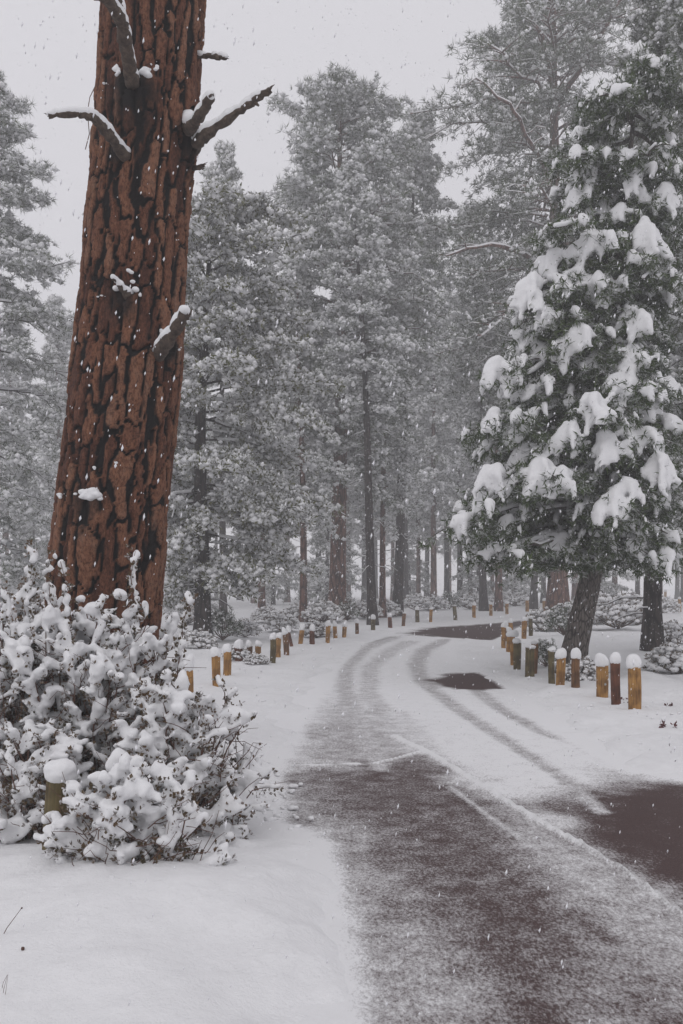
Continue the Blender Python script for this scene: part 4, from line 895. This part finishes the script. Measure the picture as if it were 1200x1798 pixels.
def build_posts():
    for i, (px, pt, pb, w, ch, tint, lean, lab) in enumerate(POSTS):
        D = F*EYE/(pb-HOR); x = (px-600)/F*D; z0 = gz(x, D)
        top = EYE-(pt-HOR)/F*D; h = max(.25, top-z0); r = w/F*D/2*.97
        o = thing('wooden_post', (x, D, z0), lab, 'post', 'wooden posts lining the road'); o.rotation_euler = (random.gauss(0, .025), lean+random.gauss(0, .02), random.random()*.4)
        link('post', post_mesh(i*3+1, h, r).mesh('post', WOODS[tint]), o)
        if ch > 1:
            cr = r*(1.9 if px == 901 else 1.0); link('snow_cap', cap_mesh(i+400, cr, ch/F*D).mesh('snow_cap', M_SNOW), o, (0, 0, h))
        if px == 1058:
            m = MB(); a = np.arange(12)/12*6.283; V = np.concatenate([np.stack([np.cos(a)*.018, a*0, np.sin(a)*.018], 1), np.stack([np.cos(a)*.016, a*0-.006, np.sin(a)*.016], 1), [[0, -.007, 0]]])
            T = [[j, (j+1) % 12, 12+(j+1) % 12] for j in range(12)]+[[j, 12+(j+1) % 12, 12+j] for j in range(12)]+[[12+j, 12+(j+1) % 12, 24] for j in range(12)]
            m.add(V, T); link('metal_disc', m.mesh('metal_disc', flat_mat('dull_metal', (.3, .3, .28), (.42, .42, .4), 30, .5)), o, (0, -r*1.02, h*.44))
    # the near split post at the left
    D = 4.95; x = X(95, D); z0 = gz(x, D)-.02; h = 1.6-(1372-HOR)/F*D-z0; r = 19/F*D
    o = thing('wooden_post', (x, D, z0), 'near thick old post at the lower left wrapped in snowy twigs', 'post', 'wooden posts lining the road'); o.rotation_euler = (0, .05, .3)
    link('post', post_mesh(777, h, r).mesh('post', WOODS['mossy']), o)
    sm = MB(); sm.blobs([(0, 0, h+.04), (.02, -.01, h+.07), (-.02, 0, h+.065), (.03, .0, h+.03)], [(.082, .08, .06), (.07, .07, .055), (.066, .07, .05), (.06, .07, .05)], ICO2, jit=.05)
    link('snow_cap', remesh(sm, .008, 'near_cap', M_SNOW, 3), o)
    sm = MB(); cs = [(-.06+t*.16, -r*.95, h*.62+.018*math.sin(t*7)) for t in np.linspace(0, 1, 9)]; sm.blobs(cs, [(.026, .026, .026+.008*math.sin(q)) for q in range(9)], ICO1, jit=.15)
    sm.blobs([(.05+.012*q, -r*.8, h*(.92-.09*q)) for q in range(4)], [(.03, .025, .035)]*4, ICO1, jit=.15)
    link('snow_shelf', remesh(sm, .007, 'post_shelf_snow', M_SNOW, 2), o)
build_posts()

# ------------------------------------------------------------------ small things poking out of the snow
def sprig(paths, label, r=.0022, buds=True, name='dry_twig'):
    g = P(*paths[0][0]); z = gz(g[0], g[1]); o = thing(name, (g[0], g[1], z), label, 'twig')
    m = MB(); 
    for p in paths:
        q = np.array([P(*a) for a in p])-np.array([g[0], g[1], z]); m.tube(q, np.linspace(r, r*.5, len(q)), 5)
        if buds:
            e = q[-1]; m.blobs([e], [[r*2.2]*3], ICO0)
    link('stem', m.mesh('twig_stem', M_TWIG), o, kind='stuff'); return o
sprig([[(-6, 1665, 3.95), (12, 1630, 3.9), (38, 1595, 3.85)]], 'thin red stem arching out of the snow at the lower left edge')
sprig([[(98, 1632, 4.2), (125, 1618, 4.15), (155, 1601, 4.1)]], 'single straight reddish twig lying on the snow below the thicket', buds=False)
sprig([[(2, 1790, 3.5), (6, 1740, 3.4), (13, 1712, 3.35)], [(10, 1795, 3.5), (9, 1750, 3.4), (14, 1712, 3.35)], [(0, 1752, 3.5), (6, 1725, 3.4), (13, 1712, 3.35)]], 'fan of thin pink needles hanging at the bottom left corner', .0011, False, 'needle_sprig')
sprig([[(22, 1690, 3.75), (32, 1672, 3.73), (40, 1666, 3.7)], [(42, 1672, 3.75), (52, 1690, 3.72), (61, 1702, 3.7)], [(3, 1700, 3.75), (12, 1708, 3.7), (19, 1724, 3.68)]], 'short brown twig bits sticking through the snow near the bottom left corner', .004)
for (px, py, lab) in [(1112, 1237, 'dark red leaves showing through the snow right of the nearest post'), (1175, 1240, 'small tuft of dark red leaves in the snow near the right edge'), (1172, 1278, 'lower tuft of dark red leaves in the snow near the right edge'), (1100, 1234, 'dark red leaves in the snow behind the nearest right post')]:
    g = G(px, py); z = gz(*g); o = thing('leaf_tuft', (g[0], g[1], z), lab, 'leaves')
    m = MB(); n = 9; c = np.random.randn(n, 3)*[.06, .03, .008]+[0, 0, .012]; m.needles(c, np.tile([0, 0, .2], (n, 1)), 4, .05, .012, spread=1, twoside=True)
    link('leaves', m.mesh('leaf_tuft', flat_mat('dead_red_leaves', (.06, .012, .014), (.11, .03, .03))), o, kind='stuff')

def verge_lumps():
    rs = np.random.RandomState(8); C = []; S = []
    for (px, py, sp, n) in [(470, 1420, 30, 40), (455, 1350, 22, 16), (480, 1390, 25, 26), (1150, 1260, 60, 22), (330, 1560, 70, 16), (1020, 1245, 70, 18), (930, 1200, 35, 14), (440, 1230, 25, 8)]:
        for _ in range(n):
            g = G(px+rs.randn()*sp, py+rs.randn()*sp*.45); r = rs.uniform(.008, .026); C.append([g[0], g[1], max(gz(*g), -.012)+r*.25]); S.append([r*rs.uniform(1, 1.9), r, r*.65])
    m = MB(); m.blobs(C, S, ICO1, jit=.18)
    link('snow_crumbs', m.mesh('snow_crumbs', M_SNOW), kind='stuff', label='crumbs of snow lying along the verges of the road', category='snow crumbs')
verge_lumps()

# ------------------------------------------------------------------ falling snow
def flakes():
    rs = np.random.RandomState(3); n = 56000
    D = 27*rs.rand(n)**(1/2.05)+.9; u = rs.uniform(-.55, .55, n); v = rs.uniform(-.55, .75, n)
    x = u*D; z = EYE+v*D; k = (z > .02) & (z < 30); D, x, z = D[k], x[k], z[k]; n = len(D)
    s = np.exp(rs.randn(n)*.38)*.0041; s = np.minimum(s, .0011*D+.0008)
    v_ = np.array([[1, 0, 0], [-.5, .87, .2], [-.5, -.87, 0], [.15, 0, 1.], [-.1, .1, -.9]]); f = np.array([[0, 1, 3], [1, 2, 3], [2, 0, 3], [1, 0, 4], [2, 1, 4], [0, 2, 4]])
    a = rs.rand(n)*6.28; c, q = np.cos(a), np.sin(a); w = v_[None]*np.stack([s, s, s*rs.uniform(1.3, 3.2, n)], 1)[:, None]*(1+rs.uniform(-.25, .25, (n, 5, 1)))
    X_ = w[..., 0]*c[:, None]-w[..., 1]*q[:, None]+w[..., 2]*.18; Y_ = w[..., 0]*q[:, None]+w[..., 1]*c[:, None]
    V = np.stack([X_+x[:, None], Y_+D[:, None], w[..., 2]+z[:, None]], -1).reshape(-1, 3)
    m = MB(); m.add(V, (f[None]+(np.arange(n)*5)[:, None, None]).reshape(-1, 3))
    mt, t, b = new_mat('snowflake'); b.inputs['Base Color'].default_value = (.85, .85, .88, 1); b.inputs['Roughness'].default_value = .9
    link('falling_snow', m.mesh('falling_snow', mt), kind='stuff', label='snowflakes falling through the air over the road and woods', category='snowflakes')
flakes()

# ------------------------------------------------------------------ snowy air
def haze():
    x0, x1, y0, y1, z0, z1 = -110, 110, -12, 165, -1.4, 38
    m = MB(); V = [[x, y, z] for z in (z0, z1) for y in (y0, y1) for x in (x0, x1)]
    T = [[0, 2, 3], [0, 3, 1], [4, 5, 7], [4, 7, 6], [0, 1, 5], [0, 5, 4], [2, 6, 7], [2, 7, 3], [0, 4, 6], [0, 6, 2], [1, 3, 7], [1, 7, 5]]
    m.add(V, T); mt = bpy.data.materials.new('snowy_air'); mt.use_nodes = True; t = mt.node_tree; t.nodes.clear()
    o = N(t, 'ShaderNodeOutputMaterial'); v = N(t, 'ShaderNodeVolumePrincipled'); v.inputs['Density'].default_value = HAZE
    v.inputs['Color'].default_value = (.99, .985, .995, 1); v.inputs['Anisotropy'].default_value = .2
    t.links.new(v.outputs[0], o.inputs['Volume']); link('haze', m.mesh('haze', mt, smooth=False), kind='stuff')
haze()
